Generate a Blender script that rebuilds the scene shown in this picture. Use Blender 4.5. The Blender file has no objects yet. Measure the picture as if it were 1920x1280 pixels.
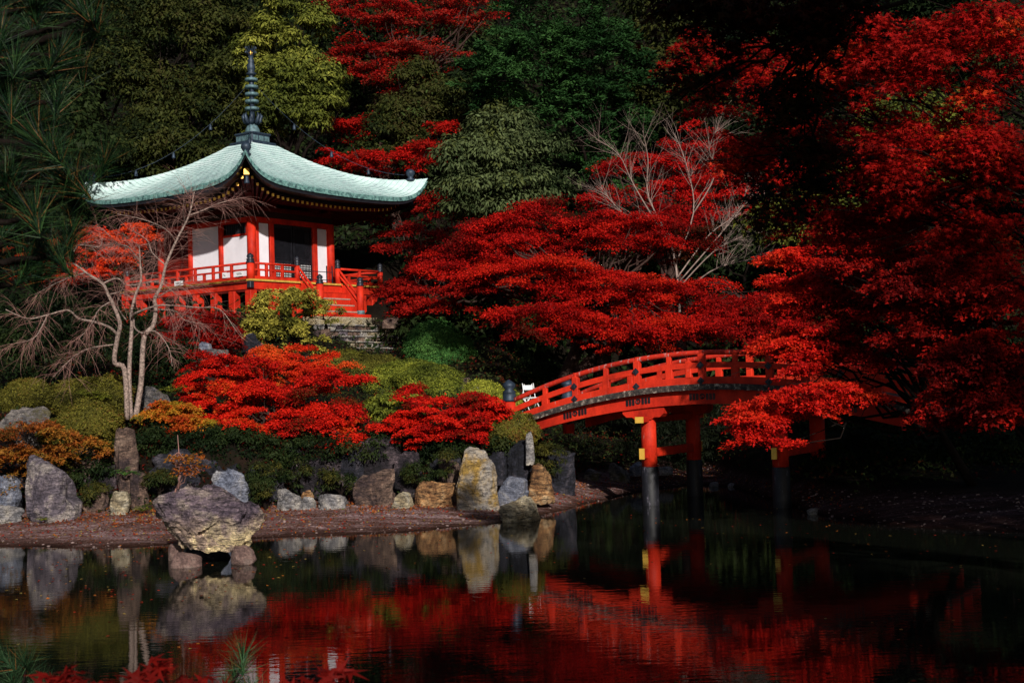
import bpy, bmesh, math, random
import numpy as np
from mathutils import Vector, Matrix

# ------------------------------------------------------------------ camera, world, sun, exposure
sc = bpy.context.scene
COL = sc.collection
FPX, ROLL, HOR, CH = 2600.0, 0.03, 86.0, 2.4
PITCH = math.atan(HOR / FPX)
cam_d = bpy.data.cameras.new('camera')
cam = bpy.data.objects.new('camera', cam_d)
COL.objects.link(cam)
cam_d.sensor_width = 36.0
cam_d.lens = FPX / 1920.0 * 36.0
cam_d.clip_start = 0.1
cam_d.clip_end = 500.0
cam_d.dof.use_dof = True
cam_d.dof.focus_distance = 28.0
cam_d.dof.aperture_fstop = 16.0
cam.matrix_world = Matrix.Translation((0, 0, CH)) @ Matrix.Rotation(math.radians(90) + PITCH, 4, 'X') @ Matrix.Rotation(-ROLL, 4, 'Z')
sc.camera = cam

SUN_AZ = Vector((0.25, -0.97, 0)).normalized()
SUN_EL = math.radians(25)
world = bpy.data.worlds.new('World')
sc.world = world
world.use_nodes = True
wn = world.node_tree.nodes
sky = wn.new('ShaderNodeTexSky')
sky.sky_type = 'NISHITA'
sky.sun_disc = False
sky.sun_elevation = SUN_EL
sky.sun_rotation = math.atan2(SUN_AZ.x, SUN_AZ.y)
bg = wn['Background']
bg.inputs[1].default_value = 0.05
world.node_tree.links.new(sky.outputs[0], bg.inputs[0])
sun_d = bpy.data.lights.new('sun', 'SUN')
sun_d.energy = 5.0
sun_d.angle = math.radians(1.0)
sun_d.color = (1.0, 0.94, 0.85)
sun = bpy.data.objects.new('sun', sun_d)
COL.objects.link(sun)
sdir = Vector((SUN_AZ.x * math.cos(SUN_EL), SUN_AZ.y * math.cos(SUN_EL), math.sin(SUN_EL)))
sun.rotation_euler = sdir.to_track_quat('Z', 'Y').to_euler()
sun.location = (20, -30, 30)
sc.view_settings.view_transform = 'Standard'
sc.view_settings.look = 'None'
sc.view_settings.gamma = 1.0
sc.view_settings.exposure = 0.0
sc.cycles.max_bounces = 5
sc.cycles.diffuse_bounces = 2
sc.cycles.glossy_bounces = 3
sc.cycles.transmission_bounces = 2
sc.cycles.transparent_max_bounces = 6

# ------------------------------------------------------------------ helpers
R_ = np.random.RandomState(7)
random.seed(7)


def ray(px, py):
    u = px - 960.0
    v = py - 640.0
    c, s = math.cos(ROLL), math.sin(ROLL)
    U = u * c - v * s
    V = u * s + v * c
    up = -V / FPX
    return np.array([U / FPX, math.cos(PITCH) - up * math.sin(PITCH), math.sin(PITCH) + up * math.cos(PITCH)])


def at(px, py, D):
    r = ray(px, py)
    r = r / r[1] * D
    return np.array([r[0], r[1], r[2] + CH])


def nrm(a):
    a = np.asarray(a, float)
    return a / np.maximum(np.linalg.norm(a, axis=-1, keepdims=True), 1e-9)


def _hash(ix, iy, iz, seed):
    h = (ix * 374761393 + iy * 668265263 + iz * 2147483647 + seed * 974634777) & 0xffffffff
    h = ((h ^ (h >> 13)) * 1274126177) & 0xffffffff
    h = ((h ^ (h >> 16)) * 2246822519) & 0xffffffff
    return ((h ^ (h >> 15)) & 0xffff) / 65535.0


def vnoise(P, seed=0):
    P = np.asarray(P, float)
    i = np.floor(P).astype(np.int64)
    f = P - i
    f = f * f * (3 - 2 * f)
    out = 0
    for dx in (0, 1):
        for dy in (0, 1):
            for dz in (0, 1):
                w = (f[:, 0] if dx else 1 - f[:, 0]) * (f[:, 1] if dy else 1 - f[:, 1]) * (f[:, 2] if dz else 1 - f[:, 2])
                out = out + w * _hash(i[:, 0] + dx, i[:, 1] + dy, i[:, 2] + dz, seed)
    return out * 2 - 1


def fbm(P, octv=4, seed=0, ridged=False):
    s, a, t = 0, 1.0, 0
    P = np.asarray(P, float)
    for k in range(octv):
        n = vnoise(P * 2 ** k + 13.7 * k, seed + k)
        if ridged:
            n = 1 - 2 * np.abs(n)
        s = s + a * n
        t += a
        a *= 0.5
    return s / t


def props(o, label=None, cat=None, group=None, kind=None):
    if label: o['label'] = label
    if cat: o['category'] = cat
    if group: o['group'] = group
    if kind: o['kind'] = kind
    return o


def empty(name, loc=(0, 0, 0), rz=0.0, label=None, cat=None, group=None):
    o = bpy.data.objects.new(name, None)
    o.empty_display_size = 0.2
    COL.objects.link(o)
    o.location = loc
    o.rotation_euler = (0, 0, rz)
    return props(o, label, cat, group)


def link(name, me, mat=None, parent=None, smooth=False, loc=None, **kw):
    if mat is not None:
        for m in (mat if isinstance(mat, (list, tuple)) else [mat]):
            me.materials.append(m)
    if smooth:
        me.polygons.foreach_set('use_smooth', np.ones(len(me.polygons), bool))
    o = bpy.data.objects.new(name, me)
    COL.objects.link(o)
    if parent is not None: o.parent = parent
    if loc is not None: o.location = loc
    return props(o, **kw)


def np_mesh(name, V, faces_flat, nper, tint=None):
    """V (n,3); faces_flat flattened loop indices, nper verts per face"""
    me = bpy.data.meshes.new(name)
    V = np.asarray(V, np.float32)
    F = np.asarray(faces_flat, np.int32).ravel()
    me.vertices.add(len(V))
    me.vertices.foreach_set('co', V.ravel())
    me.loops.add(len(F))
    me.loops.foreach_set('vertex_index', F)
    nf = len(F) // nper
    me.polygons.add(nf)
    me.polygons.foreach_set('loop_start', np.arange(0, nf * nper, nper, dtype=np.int32))
    if tint is not None:
        a = me.color_attributes.new('tint', 'FLOAT_COLOR', 'POINT')
        c = np.ones((len(V), 4), np.float32)
        c[:, :3] = tint
        a.data.foreach_set('color', c.ravel())
    me.update(calc_edges=True)
    return me


class MB:
    """collects simple solids into one mesh"""
    def __init__(self):
        self.v = []
        self.f = []

    def add(self, vs, fs):
        b = len(self.v)
        self.v += [tuple(float(c) for c in p) for p in vs]
        self.f += [tuple(i + b for i in f) for f in fs]
        return self

    def box(self, x0, x1, y0, y1, z0, z1, ch=0.0):
        if ch <= 0:
            vs = [(x0, y0, z0), (x1, y0, z0), (x1, y1, z0), (x0, y1, z0), (x0, y0, z1), (x1, y0, z1), (x1, y1, z1), (x0, y1, z1)]
            return self.add(vs, [(0, 3, 2, 1), (4, 5, 6, 7), (0, 1, 5, 4), (1, 2, 6, 5), (2, 3, 7, 6), (3, 0, 4, 7)])
        bm = bmesh.new()
        bmesh.ops.create_cube(bm, size=1.0)
        for v in bm.verts:
            v.co = Vector(((x0 + x1) / 2 + v.co.x * (x1 - x0), (y0 + y1) / 2 + v.co.y * (y1 - y0), (z0 + z1) / 2 + v.co.z * (z1 - z0)))
        bmesh.ops.bevel(bm, geom=bm.edges[:], offset=ch, segments=1, affect='EDGES')
        bm.verts.index_update()
        self.add([v.co for v in bm.verts], [[v.index for v in f.verts] for f in bm.faces])
        bm.free()
        return self

    def bar(self, p, q, w, h):
        """box beam from p to q, width w (sideways) and height h"""
        p, q = Vector(p), Vector(q)
        d = (q - p).normalized()
        s = d.cross(Vector((0, 0, 1)))
        s = s.normalized() if s.length > 1e-4 else Vector((1, 0, 0))
        u = s.cross(d).normalized()
        vs = []
        for c in (p, q):
            for a, b in ((-1, -1), (1, -1), (1, 1), (-1, 1)):
                vs.append(c + s * a * w / 2 + u * b * h / 2)
        return self.add(vs, [(0, 1, 2, 3), (7, 6, 5, 4), (0, 4, 5, 1), (1, 5, 6, 2), (2, 6, 7, 3), (3, 7, 4, 0)])

    def tube(self, pts, rad, n=6, cap=True):
        pts = [Vector(p) for p in pts]
        if not hasattr(rad, '__len__'): rad = [rad] * len(pts)
        rings = []
        s0 = None
        for i, p in enumerate(pts):
            d = (pts[min(i + 1, len(pts) - 1)] - pts[max(i - 1, 0)])
            d = d.normalized() if d.length > 1e-9 else Vector((0, 0, 1))
            if s0 is None:
                s0 = d.cross(Vector((0.3, 0.9, 0.2)))
                if s0.length < 1e-3: s0 = d.cross(Vector((1, 0, 0)))
            s = (s0 - d * s0.dot(d))
            s = s.normalized() if s.length > 1e-6 else d.orthogonal().normalized()
            s0 = s
            u = d.cross(s)
            rings.append([p + (s * math.cos(2 * math.pi * k / n) + u * math.sin(2 * math.pi * k / n)) * rad[i] for k in range(n)])
        vs = [v for r in rings for v in r]
        fs = []
        for i in range(len(pts) - 1):
            for k in range(n):
                a, b = i * n + k, i * n + (k + 1) % n
                fs.append((a, b, b + n, a + n))
        if cap:
            fs.append(tuple(range(n))[::-1])
            fs.append(tuple((len(pts) - 1) * n + k for k in range(n)))
        return self.add(vs, fs)

    def lathe(self, prof, n=16, c=(0, 0, 0)):
        vs, fs = [], []
        for r, z in prof:
            for k in range(n):
                a = 2 * math.pi * k / n
                vs.append((c[0] + r * math.cos(a), c[1] + r * math.sin(a), c[2] + z))
        for i in range(len(prof) - 1):
            for k in range(n):
                a, b = i * n + k, i * n + (k + 1) % n
                fs.append((a, b, b + n, a + n))
        fs.append(tuple(range(n))[::-1])
        fs.append(tuple((len(prof) - 1) * n + k for k in range(n)))
        return self.add(vs, fs)

    def mesh(self, name='mesh'):
        me = bpy.data.meshes.new(name)
        me.from_pydata(self.v, [], self.f)
        me.update()
        return me

    def build(self, name, mat, parent=None, smooth=False, **kw):
        return link(name, self.mesh(name), mat, parent, smooth, **kw)


# ------------------------------------------------------------------ materials
def new_mat(name):
    m = bpy.data.materials.new(name)
    m.use_nodes = True
    nt = m.node_tree
    return m, nt, nt.nodes['Principled BSDF']


def N(nt, t, **kw):
    n = nt.nodes.new(t)
    for k, v in kw.items():
        if k.startswith('i_'):
            n.inputs[int(k[2:])].default_value = v
        else:
            setattr(n, k, v)
    return n


def ramp(nt, src, stops):
    r = nt.nodes.new('ShaderNodeValToRGB')
    els = r.color_ramp.elements
    while len(els) < len(stops): els.new(0.5)
    for e, (p, c) in zip(els, stops):
        e.position = p
        e.color = (*c, 1) if len(c) == 3 else c
    nt.links.new(src, r.inputs[0])
    return r.outputs[0]


def noise(nt, vec, scale, detail=4, rough=0.6, dist=0.0):
    n = nt.nodes.new('ShaderNodeTexNoise')
    n.inputs['Scale'].default_value = scale
    n.inputs['Detail'].default_value = detail
    n.inputs['Roughness'].default_value = rough
    n.inputs['Distortion'].default_value = dist
    if vec is not None: nt.links.new(vec, n.inputs['Vector'])
    return n.outputs['Fac']


def mix(nt, fac, a, b, mode='MIX'):
    m = nt.nodes.new('ShaderNodeMix')
    m.data_type = 'RGBA'
    m.blend_type = mode
    for sock, v in ((0, fac), (6, a), (7, b)):
        if hasattr(v, 'is_output') or isinstance(v, bpy.types.NodeSocket):
            nt.links.new(v, m.inputs[sock])
        else:
            m.inputs[sock].default_value = v if sock == 0 else (*v, 1)
    return m.outputs[2]


def bump(nt, h, strength, dist, bsdf, prev=None):
    b = nt.nodes.new('ShaderNodeBump')
    b.inputs['Strength'].default_value = strength
    b.inputs['Distance'].default_value = dist
    nt.links.new(h, b.inputs['Height'])
    if prev is not None: nt.links.new(prev, b.inputs['Normal'])
    if bsdf is not None: nt.links.new(b.outputs[0], bsdf.inputs['Normal'])
    return b.outputs[0]


def coords(nt, kind='Object', rot=(0, 0, 0), scale=(1, 1, 1)):
    tc = nt.nodes.new('ShaderNodeTexCoord')
    mp = nt.nodes.new('ShaderNodeMapping')
    mp.inputs['Rotation'].default_value = rot
    mp.inputs['Scale'].default_value = scale
    nt.links.new(tc.outputs[kind], mp.inputs['Vector'])
    return mp.outputs[0]


def leaf_mat(name, trans=0.3, rough=0.5, gloss=0.25):
    m, nt, b = new_mat(name)
    a = nt.nodes.new('ShaderNodeAttribute')
    a.attribute_name = 'tint'
    nt.links.new(a.outputs['Color'], b.inputs['Base Color'])
    b.inputs['Roughness'].default_value = rough
    b.inputs['Specular IOR Level'].default_value = gloss
    t = nt.nodes.new('ShaderNodeBsdfTranslucent')
    nt.links.new(a.outputs['Color'], t.inputs['Color'])
    mx = nt.nodes.new('ShaderNodeMixShader')
    mx.inputs[0].default_value = trans
    nt.links.new(b.outputs[0], mx.inputs[1])
    nt.links.new(t.outputs[0], mx.inputs[2])
    nt.links.new(mx.outputs[0], nt.nodes['Material Output'].inputs[0])
    return m


def painted(name, col, col2, wear=(0.05, 0.035, 0.03), amount=0.62, rough=0.45, scale=3.0, spec=0.2):
    """paint with soft colour drift, streaks and worn patches"""
    m, nt, b = new_mat(name)
    v = coords(nt)
    base = mix(nt, ramp(nt, noise(nt, v, scale, 3), [(0.3, (0, 0, 0)), (0.7, (1, 1, 1))]), col, col2)
    vs = coords(nt, scale=(6, 6, 1.0))
    streak = ramp(nt, noise(nt, vs, 3.0, 5, 0.7), [(amount, (0, 0, 0)), (amount + 0.12, (1, 1, 1))])
    grime = ramp(nt, noise(nt, coords(nt, scale=(1, 1, .5)), 1.7, 7, 0.75), [(0.36, (0.42, 0.38, 0.38)), (0.56, (1, 1, 1))])
    base = mix(nt, 0.85, base, grime, 'MULTIPLY')
    nt.links.new(mix(nt, streak, base, wear), b.inputs['Base Color'])
    b.inputs['Roughness'].default_value = rough + 0.15
    b.inputs['Specular IOR Level'].default_value = spec
    grain = bump(nt, noise(nt, coords(nt, scale=(1.5, 14, 14)), 6, 5, 0.7), 0.35, 0.012, None)
    bump(nt, noise(nt, v, 25, 4), 0.3, 0.01, b, grain)
    return m


def plain(name, col, rough=0.6, metallic=0.0, var=0.25, scale=8.0, bmp=0.2, spec=0.4):
    m, nt, b = new_mat(name)
    v = coords(nt)
    lo = tuple(c * (1 - var) for c in col)
    hi = tuple(min(1, c * (1 + var)) for c in col)
    nt.links.new(ramp(nt, noise(nt, v, scale, 5), [(0.3, lo), (0.7, hi)]), b.inputs['Base Color'])
    b.inputs['Roughness'].default_value = rough
    b.inputs['Metallic'].default_value = metallic
    b.inputs['Specular IOR Level'].default_value = spec
    bump(nt, noise(nt, v, scale * 4, 4), bmp, 0.01, b)
    return m


def rock_mat(name, a, b_, c, strata=0.5, rot=(0.5, 0.3, 0.2), scale=2.2, rough=0.75, moss=None, crack=0.8):
    m, nt, b = new_mat(name)
    v = coords(nt)
    vs = coords(nt, rot=rot, scale=(1, 1, 4.5))
    n1 = noise(nt, v, scale, 6, 0.65, 0.6)
    n2 = noise(nt, vs, scale * 2.2, 7, 0.72, 0.8)
    base = ramp(nt, n1, [(0.38, a), (0.5, b_), (0.60, c)])
    dk = ramp(nt, n2, [(0.38, (0.10, 0.09, 0.10)), (0.50, (0.8, 0.78, 0.77)), (0.64, (1.5, 1.45, 1.38))])
    colr = mix(nt, strata, base, dk, 'MULTIPLY')
    colr = mix(nt, 1.0, colr, (0.84, 0.84, 0.84), 'MULTIPLY')
    vor = nt.nodes.new('ShaderNodeTexVoronoi')
    vor.feature = 'DISTANCE_TO_EDGE'
    vor.inputs['Scale'].default_value = scale * 1.5
    wv = nt.nodes.new('ShaderNodeVectorMath')
    wv.operation = 'ADD'
    nz = nt.nodes.new('ShaderNodeTexNoise')
    nz.inputs['Scale'].default_value = scale * 2
    nt.links.new(v, nz.inputs['Vector'])
    nt.links.new(vs, wv.inputs[0])
    nt.links.new(nz.outputs['Color'], wv.inputs[1])
    nt.links.new(wv.outputs[0], vor.inputs['Vector'])
    ck = ramp(nt, vor.outputs['Distance'], [(0.0, (0.25, 0.23, 0.22)), (0.035, (1, 1, 1))])
    colr = mix(nt, crack, colr, ck, 'MULTIPLY')
    colr = mix(nt, 0.8, colr, ramp(nt, noise(nt, v, scale * 10, 6, 0.8), [(0.38, (0.40, 0.38, 0.38)), (0.5, (1, 1, 1)), (0.64, (1.5, 1.45, 1.4))]), 'MULTIPLY')
    if moss:
        colr = mix(nt, ramp(nt, noise(nt, v, scale * 1.3, 6, 0.7), [(0.5, (0, 0, 0)), (0.62, (0.85, 0.85, 0.85))]), colr, moss)
    nt.links.new(colr, b.inputs['Base Color'])
    b.inputs['Roughness'].default_value = rough
    b.inputs['Specular IOR Level'].default_value = 0.35
    n3 = bump(nt, n2, 0.9, 0.09, None)
    fine = noise(nt, v, scale * 11, 8, 0.8)
    n4 = bump(nt, fine, 1.0, 0.04, None, n3)
    bump(nt, ck, 0.7, 0.04, b, n4)
    return m


M = {}
M['leaf'] = leaf_mat('leaf', 0.3, 0.6, 0.08)
M['leafg'] = leaf_mat('evergreen_leaf', 0.08, 0.6, 0.06)
M['needle'] = leaf_mat('needle', 0.1, 0.5, 0.15)
M['red'] = painted('vermilion_paint', (0.66, 0.032, 0.010), (0.52, 0.020, 0.008), (0.10, 0.012, 0.01), 0.66)
M['redold'] = painted('weathered_vermilion', (0.68, 0.034, 0.010), (0.56, 0.024, 0.009), (0.40, 0.26, 0.22), 0.64, scale=5)
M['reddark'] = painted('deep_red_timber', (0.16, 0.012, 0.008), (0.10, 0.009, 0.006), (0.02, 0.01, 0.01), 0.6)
M['rail_top'] = painted('worn_top_rail', (0.58, 0.03, 0.012), (0.45, 0.022, 0.012), (0.5, 0.42, 0.40), 0.57, scale=6)
M['white'] = plain('white_plaster', (0.76, 0.73, 0.80), 0.8, 0, 0.10, 1.5, 0.1)
M['paper'] = plain('white_paper', (0.75, 0.74, 0.76), 0.8, 0, 0.05)
M['deck_edge'] = plain('yellow_deck_edge', (0.55, 0.33, 0.06), 0.6, 0, 0.3, 6)
M['gold'] = plain('gold_fitting', (0.85, 0.50, 0.08), 0.4, 0.3, 0.12, 8)
M['black'] = plain('black_lacquer', (0.012, 0.012, 0.016), 0.35, 0, 0.4, 10)
M['iron'] = plain('dark_iron', (0.02, 0.022, 0.032), 0.4, 0.2, 0.4, 14)
M['bronze'] = plain('green_bronze', (0.025, 0.04, 0.065), 0.5, 0.3, 0.5, 9, 0.4)
M['verdigris'] = plain('verdigris_bronze', (0.085, 0.15, 0.17), 0.6, 0.1, 0.6, 9, 0.4)
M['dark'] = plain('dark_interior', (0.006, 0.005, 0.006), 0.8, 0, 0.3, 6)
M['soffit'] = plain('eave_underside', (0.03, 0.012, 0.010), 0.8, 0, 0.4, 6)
M['wood'] = plain('worn_wooden_tread', (0.36, 0.25, 0.20), 0.7, 0, 0.35, 10)
M['bark'] = plain('dark_bark', (0.010, 0.007, 0.006), 0.9, 0, 0.5, 12, 0.8, 0.04)
M['barkred'] = plain('maple_bark', (0.045, 0.026, 0.022), 0.85, 0, 0.5, 12, 0.6, 0.05)
M['barkpale'] = plain('pale_bark', (0.24, 0.175, 0.15), 0.8, 0, 0.85, 26, 1.0)
M['twig'] = plain('brown_twig', (0.26, 0.13, 0.11), 0.8, 0, 0.4, 10, 0.2)
M['twigpale'] = plain('pale_twig', (0.27, 0.19, 0.165), 0.8, 0, 0.35, 10, 0.2)
M['plastic'] = plain('white_plastic', (0.8, 0.8, 0.82), 0.4, 0, 0.03)
M['slab'] = rock_mat('sandstone_slab', (0.5, 0.40, 0.22), (0.6, 0.5, 0.32), (0.66, 0.58, 0.42), 0.25, scale=2.5, crack=0.3)


def copper_mat():
    m, nt, b = new_mat('patinated_copper')
    v = coords(nt)
    base = ramp(nt, noise(nt, v, 1.1, 6, 0.7), [(0.3, (0.38, 0.47, 0.50)), (0.5, (0.56, 0.74, 0.72)), (0.72, (0.74, 0.84, 0.85))])
    fine = ramp(nt, noise(nt, coords(nt, scale=(1, 1, 6)), 9, 5, 0.7), [(0.3, (0.62, 0.66, 0.68)), (0.6, (1, 1, 1))])
    nt.links.new(mix(nt, 0.8, base, fine, 'MULTIPLY'), b.inputs['Base Color'])
    b.inputs['Roughness'].default_value = 0.6
    b.inputs['Specular IOR Level'].default_value = 0.3
    bump(nt, noise(nt, v, 14, 5), 0.3, 0.02, b)
    return m


M['copper'] = copper_mat()
m_, nt_, b_ = new_mat('copper_edge')
v_ = coords(nt_)
nt_.links.new(ramp(nt_, noise(nt_, v_, 7, 6, 0.8), [(0.40, (0.02, 0.05, 0.06)), (0.56, (0.14, 0.30, 0.28)), (0.72, (0.3, 0.46, 0.42))]), b_.inputs['Base Color'])
b_.inputs['Roughness'].default_value = 0.7
M['copedge'] = m_
m_, nt_, b_ = new_mat('lichened_deck_edge')
v_ = coords(nt_)
nt_.links.new(ramp(nt_, noise(nt_, v_, 11, 7, 0.8), [(0.42, (0.012, 0.010, 0.012)), (0.55, (0.07, 0.05, 0.04)), (0.64, (0.45, 0.38, 0.32))]), b_.inputs['Base Color'])
b_.inputs['Roughness'].default_value = 0.85
bump(nt_, noise(nt_, v_, 20, 6), 0.7, 0.03, b_)
M['lichen'] = m_
m_, nt_, b_ = new_mat('pile_sleeve')
v_ = coords(nt_, scale=(1, 1, 0.35))
nt_.links.new(ramp(nt_, noise(nt_, v_, 16, 7, 0.8), [(0.42, (0.003, 0.003, 0.006)), (0.58, (0.008, 0.008, 0.014)), (0.68, (0.13, 0.12, 0.15))]), b_.inputs['Base Color'])
b_.inputs['Roughness'].default_value = 0.6
M['sleeve'] = m_

ROCKS = dict(
    purple=rock_mat('purple_grey_rock', (0.10, 0.085, 0.12), (0.26, 0.22, 0.27), (0.52, 0.46, 0.44), 0.85, (0.3, 0.5, 0.2)),
    grey=rock_mat('pale_grey_rock', (0.25, 0.25, 0.28), (0.46, 0.44, 0.44), (0.62, 0.58, 0.52), 0.7),
    blue=rock_mat('blue_grey_rock', (0.20, 0.23, 0.33), (0.32, 0.35, 0.46), (0.50, 0.50, 0.54), 0.6, (0.1, 0.4, 0)),
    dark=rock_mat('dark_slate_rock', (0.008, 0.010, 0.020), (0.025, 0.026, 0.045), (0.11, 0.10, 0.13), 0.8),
    ochre=rock_mat('ochre_layered_rock', (0.26, 0.12, 0.05), (0.55, 0.30, 0.13), (0.68, 0.48, 0.28), 0.95, (0.15, -0.45, 0), 2.0),
    cream=rock_mat('cream_rock', (0.40, 0.32, 0.20), (0.60, 0.52, 0.36), (0.70, 0.66, 0.56), 0.8, (0.2, -0.4, 0)),
    tall=rock_mat('ochre_stained_pale_rock', (0.52, 0.33, 0.08), (0.50, 0.44, 0.37), (0.42, 0.40, 0.40), 0.6, (0.3, 0.8, 0), 1.7),
    brown=rock_mat('brown_rock', (0.07, 0.045, 0.05), (0.22, 0.14, 0.11), (0.40, 0.28, 0.22), 0.8, (0.6, 0.9, 0)),
    mossy=rock_mat('mossy_rock', (0.10, 0.10, 0.12), (0.24, 0.22, 0.22), (0.40, 0.36, 0.34), 0.7, moss=(0.10, 0.085, 0.02)),
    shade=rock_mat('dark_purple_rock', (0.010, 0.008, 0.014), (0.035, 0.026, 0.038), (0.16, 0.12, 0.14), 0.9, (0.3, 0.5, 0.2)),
    pinkish=rock_mat('pinkish_stone', (0.20, 0.12, 0.11), (0.38, 0.24, 0.21), (0.46, 0.33, 0.29), 0.2, scale=3, crack=0.2),
)

# ------------------------------------------------------------------ ground, water
SHX = np.array([-40, -12, -8.6, -7.1, -6.0, -4.3, -2.0, -0.2, 0.4, 1.4, 2.7, 4.2, 4.9, 5.35, 6.1, 7.5, 12, 40])
SHY = np.array([24.5, 24.0, 23.2, 22.6, 22.5, 23.3, 23.5, 24.9, 26.1, 28.1, 30.8, 32.6, 31.5, 24.4, 22.2, 20.8, 18.5, 14])


def sst(a, b, x):
    t = np.clip((x - a) / (b - a), 0, 1)
    return t * t * (3 - 2 * t)


def gz(x, y):
    x = np.asarray(x, float)
    y = np.asarray(y, float)
    P = np.stack([x, y, 0 * x], -1).reshape(-1, 3)
    n1 = fbm(P * 0.7, 4, 3).reshape(x.shape)
    n2 = fbm(P * 3.1, 3, 9).reshape(x.shape)
    d = y - np.interp(x, SHX, SHY) + 0.25 * n1
    left = 1 - sst(-0.6, 1.6, x)
    right = sst(4.5, 6.0, x)
    mud = np.where(d < 0, np.maximum(-1.2, d * 0.22), 0.085 * d + 0.02 * np.clip(d, 0, 1))
    zl = np.minimum(mud, 0.3) + 1.15 * sst(3.5, 4.7, d) + 0.148 * np.clip(y - 27.5, 0, 15) + 0.3 * sst(-5, -8, x) * sst(3, 5, d)
    zr = np.minimum(mud, 0.35) + 0.10 * np.clip(d - 3, 0, 60)
    z = left * zl + (1 - left) * zr
    # pavilion mound
    ct, st_ = math.cos(math.pi / 2 - 0.643), math.sin(math.pi / 2 - 0.643)
    lx = (x + 9.14) * ct + (y - 49.81) * st_
    ly = -(x + 9.14) * st_ + (y - 49.81) * ct
    r = (np.abs(lx) ** 4 + np.abs(ly) ** 4) ** 0.25
    z = z + (4.93 - z) * (1 - sst(3.9, 8.8, r))
    path = sst(-3.9, -4.4, ly) * (1 - sst(-7.6, -9.0, ly)) * sst(-3.2, -2.2, lx) * (1 - sst(3.4, 4.8, lx))
    z = z + (np.minimum(z, 4.93 - 0.75 - 0.57 * np.clip(-ly - 4.9, 0, 5)) - z) * path
    # hillside behind
    z = z + 0.62 * np.clip(y - 47 - 1.0 * np.clip(-x * 0.4, 0, 9), 0, 70)
    z = z + 0.03 * n2 * sst(0.0, 0.5, np.abs(d) + 0.2) + 0.12 * n1 * sst(3, 6, d)
    # near bank under the camera
    z = z + (0.75 - z) * (1 - sst(2.5, 5.5, y))
    return z


nx, ny = 420, 420
gx = np.concatenate([np.linspace(-90, -16, 50, endpoint=False), np.linspace(-16, 16, 320, endpoint=False), np.linspace(16, 90, 50)])
gy = np.concatenate([np.linspace(-40, 4, 24, endpoint=False), np.linspace(4, 18, 26, endpoint=False), np.linspace(18, 36, 220, endpoint=False), np.linspace(36, 58, 90, endpoint=False), np.linspace(58, 130, 60)])
X, Y = np.meshgrid(gx, gy)
Z = gz(X, Y)
GV = np.stack([X.ravel(), Y.ravel(), Z.ravel()], 1)
ix = np.arange(len(gx) - 1)
iy = np.arange(len(gy) - 1)
A, B = np.meshgrid(ix, iy)
a0 = (B * len(gx) + A).ravel()
GF = np.stack([a0, a0 + 1, a0 + 1 + len(gx), a0 + len(gx)], 1)
m_, nt_, b_ = new_mat('ground')
v_ = coords(nt_)
geo = nt_.nodes.new('ShaderNodeNewGeometry')
sep = nt_.nodes.new('ShaderNodeSeparateXYZ')
nt_.links.new(geo.outputs['Position'], sep.inputs[0])
va = coords(nt_, rot=(0, 0, -0.1), scale=(0.38, 2.2, 3))
mudc = ramp(nt_, noise(nt_, va, 1.3, 9, 0.78, 0.9), [(0.36, (0.07, 0.038, 0.028)), (0.5, (0.17, 0.095, 0.08)), (0.66, (0.42, 0.31, 0.32))])
speck = ramp(nt_, noise(nt_, v_, 22, 4, 0.8), [(0.42, (0.35, 0.30, 0.30)), (0.62, (1.6, 1.55, 1.6))])
mudc = mix(nt_, 0.8, mudc, speck, 'MULTIPLY')
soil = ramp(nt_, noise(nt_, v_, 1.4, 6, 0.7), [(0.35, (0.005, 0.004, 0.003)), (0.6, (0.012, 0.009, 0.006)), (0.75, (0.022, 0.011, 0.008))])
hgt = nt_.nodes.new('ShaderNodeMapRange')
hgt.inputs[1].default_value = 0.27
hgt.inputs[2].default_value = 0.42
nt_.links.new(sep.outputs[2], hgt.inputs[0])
shr = nt_.nodes.new('ShaderNodeMapRange')       # mud turns darker on the strip behind the bridge
shr.inputs[1].default_value = 1.3
shr.inputs[2].default_value = 3.0
nt_.links.new(sep.outputs[0], shr.inputs[0])
dark_mud = mix(nt_, 0.9, mudc, (0.22, 0.16, 0.17), 'MULTIPLY')
mudc = mix(nt_, shr.outputs[0], mudc, dark_mud)
wet = nt_.nodes.new('ShaderNodeMapRange')
wet.inputs[1].default_value = 0.0
wet.inputs[2].default_value = 0.09
nt_.links.new(sep.outputs[2], wet.inputs[0])
wetc = mix(nt_, wet.outputs[0], (0.16, 0.10, 0.05), (1, 1, 1))
mudc = mix(nt_, 1.0, mudc, wetc, 'MULTIPLY')
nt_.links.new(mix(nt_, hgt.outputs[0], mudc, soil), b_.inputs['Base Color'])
b_.inputs['Roughness'].default_value = 0.8
b_.inputs['Specular IOR Level'].default_value = 0.06
bump(nt_, noise(nt_, v_, 14, 8, 0.8), 0.8, 0.05, b_)
link('ground', np_mesh('ground', GV, GF, 4), m_, None, True, kind='structure')

m_, nt_, b_ = new_mat('pond_water')
b_.inputs['Base Color'].default_value = (0.006, 0.007, 0.005, 1)
b_.inputs['Roughness'].default_value = 0.012
b_.inputs['IOR'].default_value = 1.33
b_.inputs['Specular Tint'].default_value = (0.60, 0.60, 0.64, 1)
va = coords(nt_, scale=(0.55, 1.9, 1))
vb = coords(nt_, rot=(0, 0, 0.3), scale=(0.16, 0.5, 1))
p_ = bump(nt_, noise(nt_, va, 5.0, 3, 0.5), 0.30, 0.0035, None)
bump(nt_, noise(nt_, vb, 2.0, 2, 0.5), 0.30, 0.006, b_, p_)
link('pond_water', MB().add([(-90, -40, 0), (90, -40, 0), (90, 60, 0), (-90, 60, 0)], [(0, 1, 2, 3)]).mesh(), m_, None, kind='structure')

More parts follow.
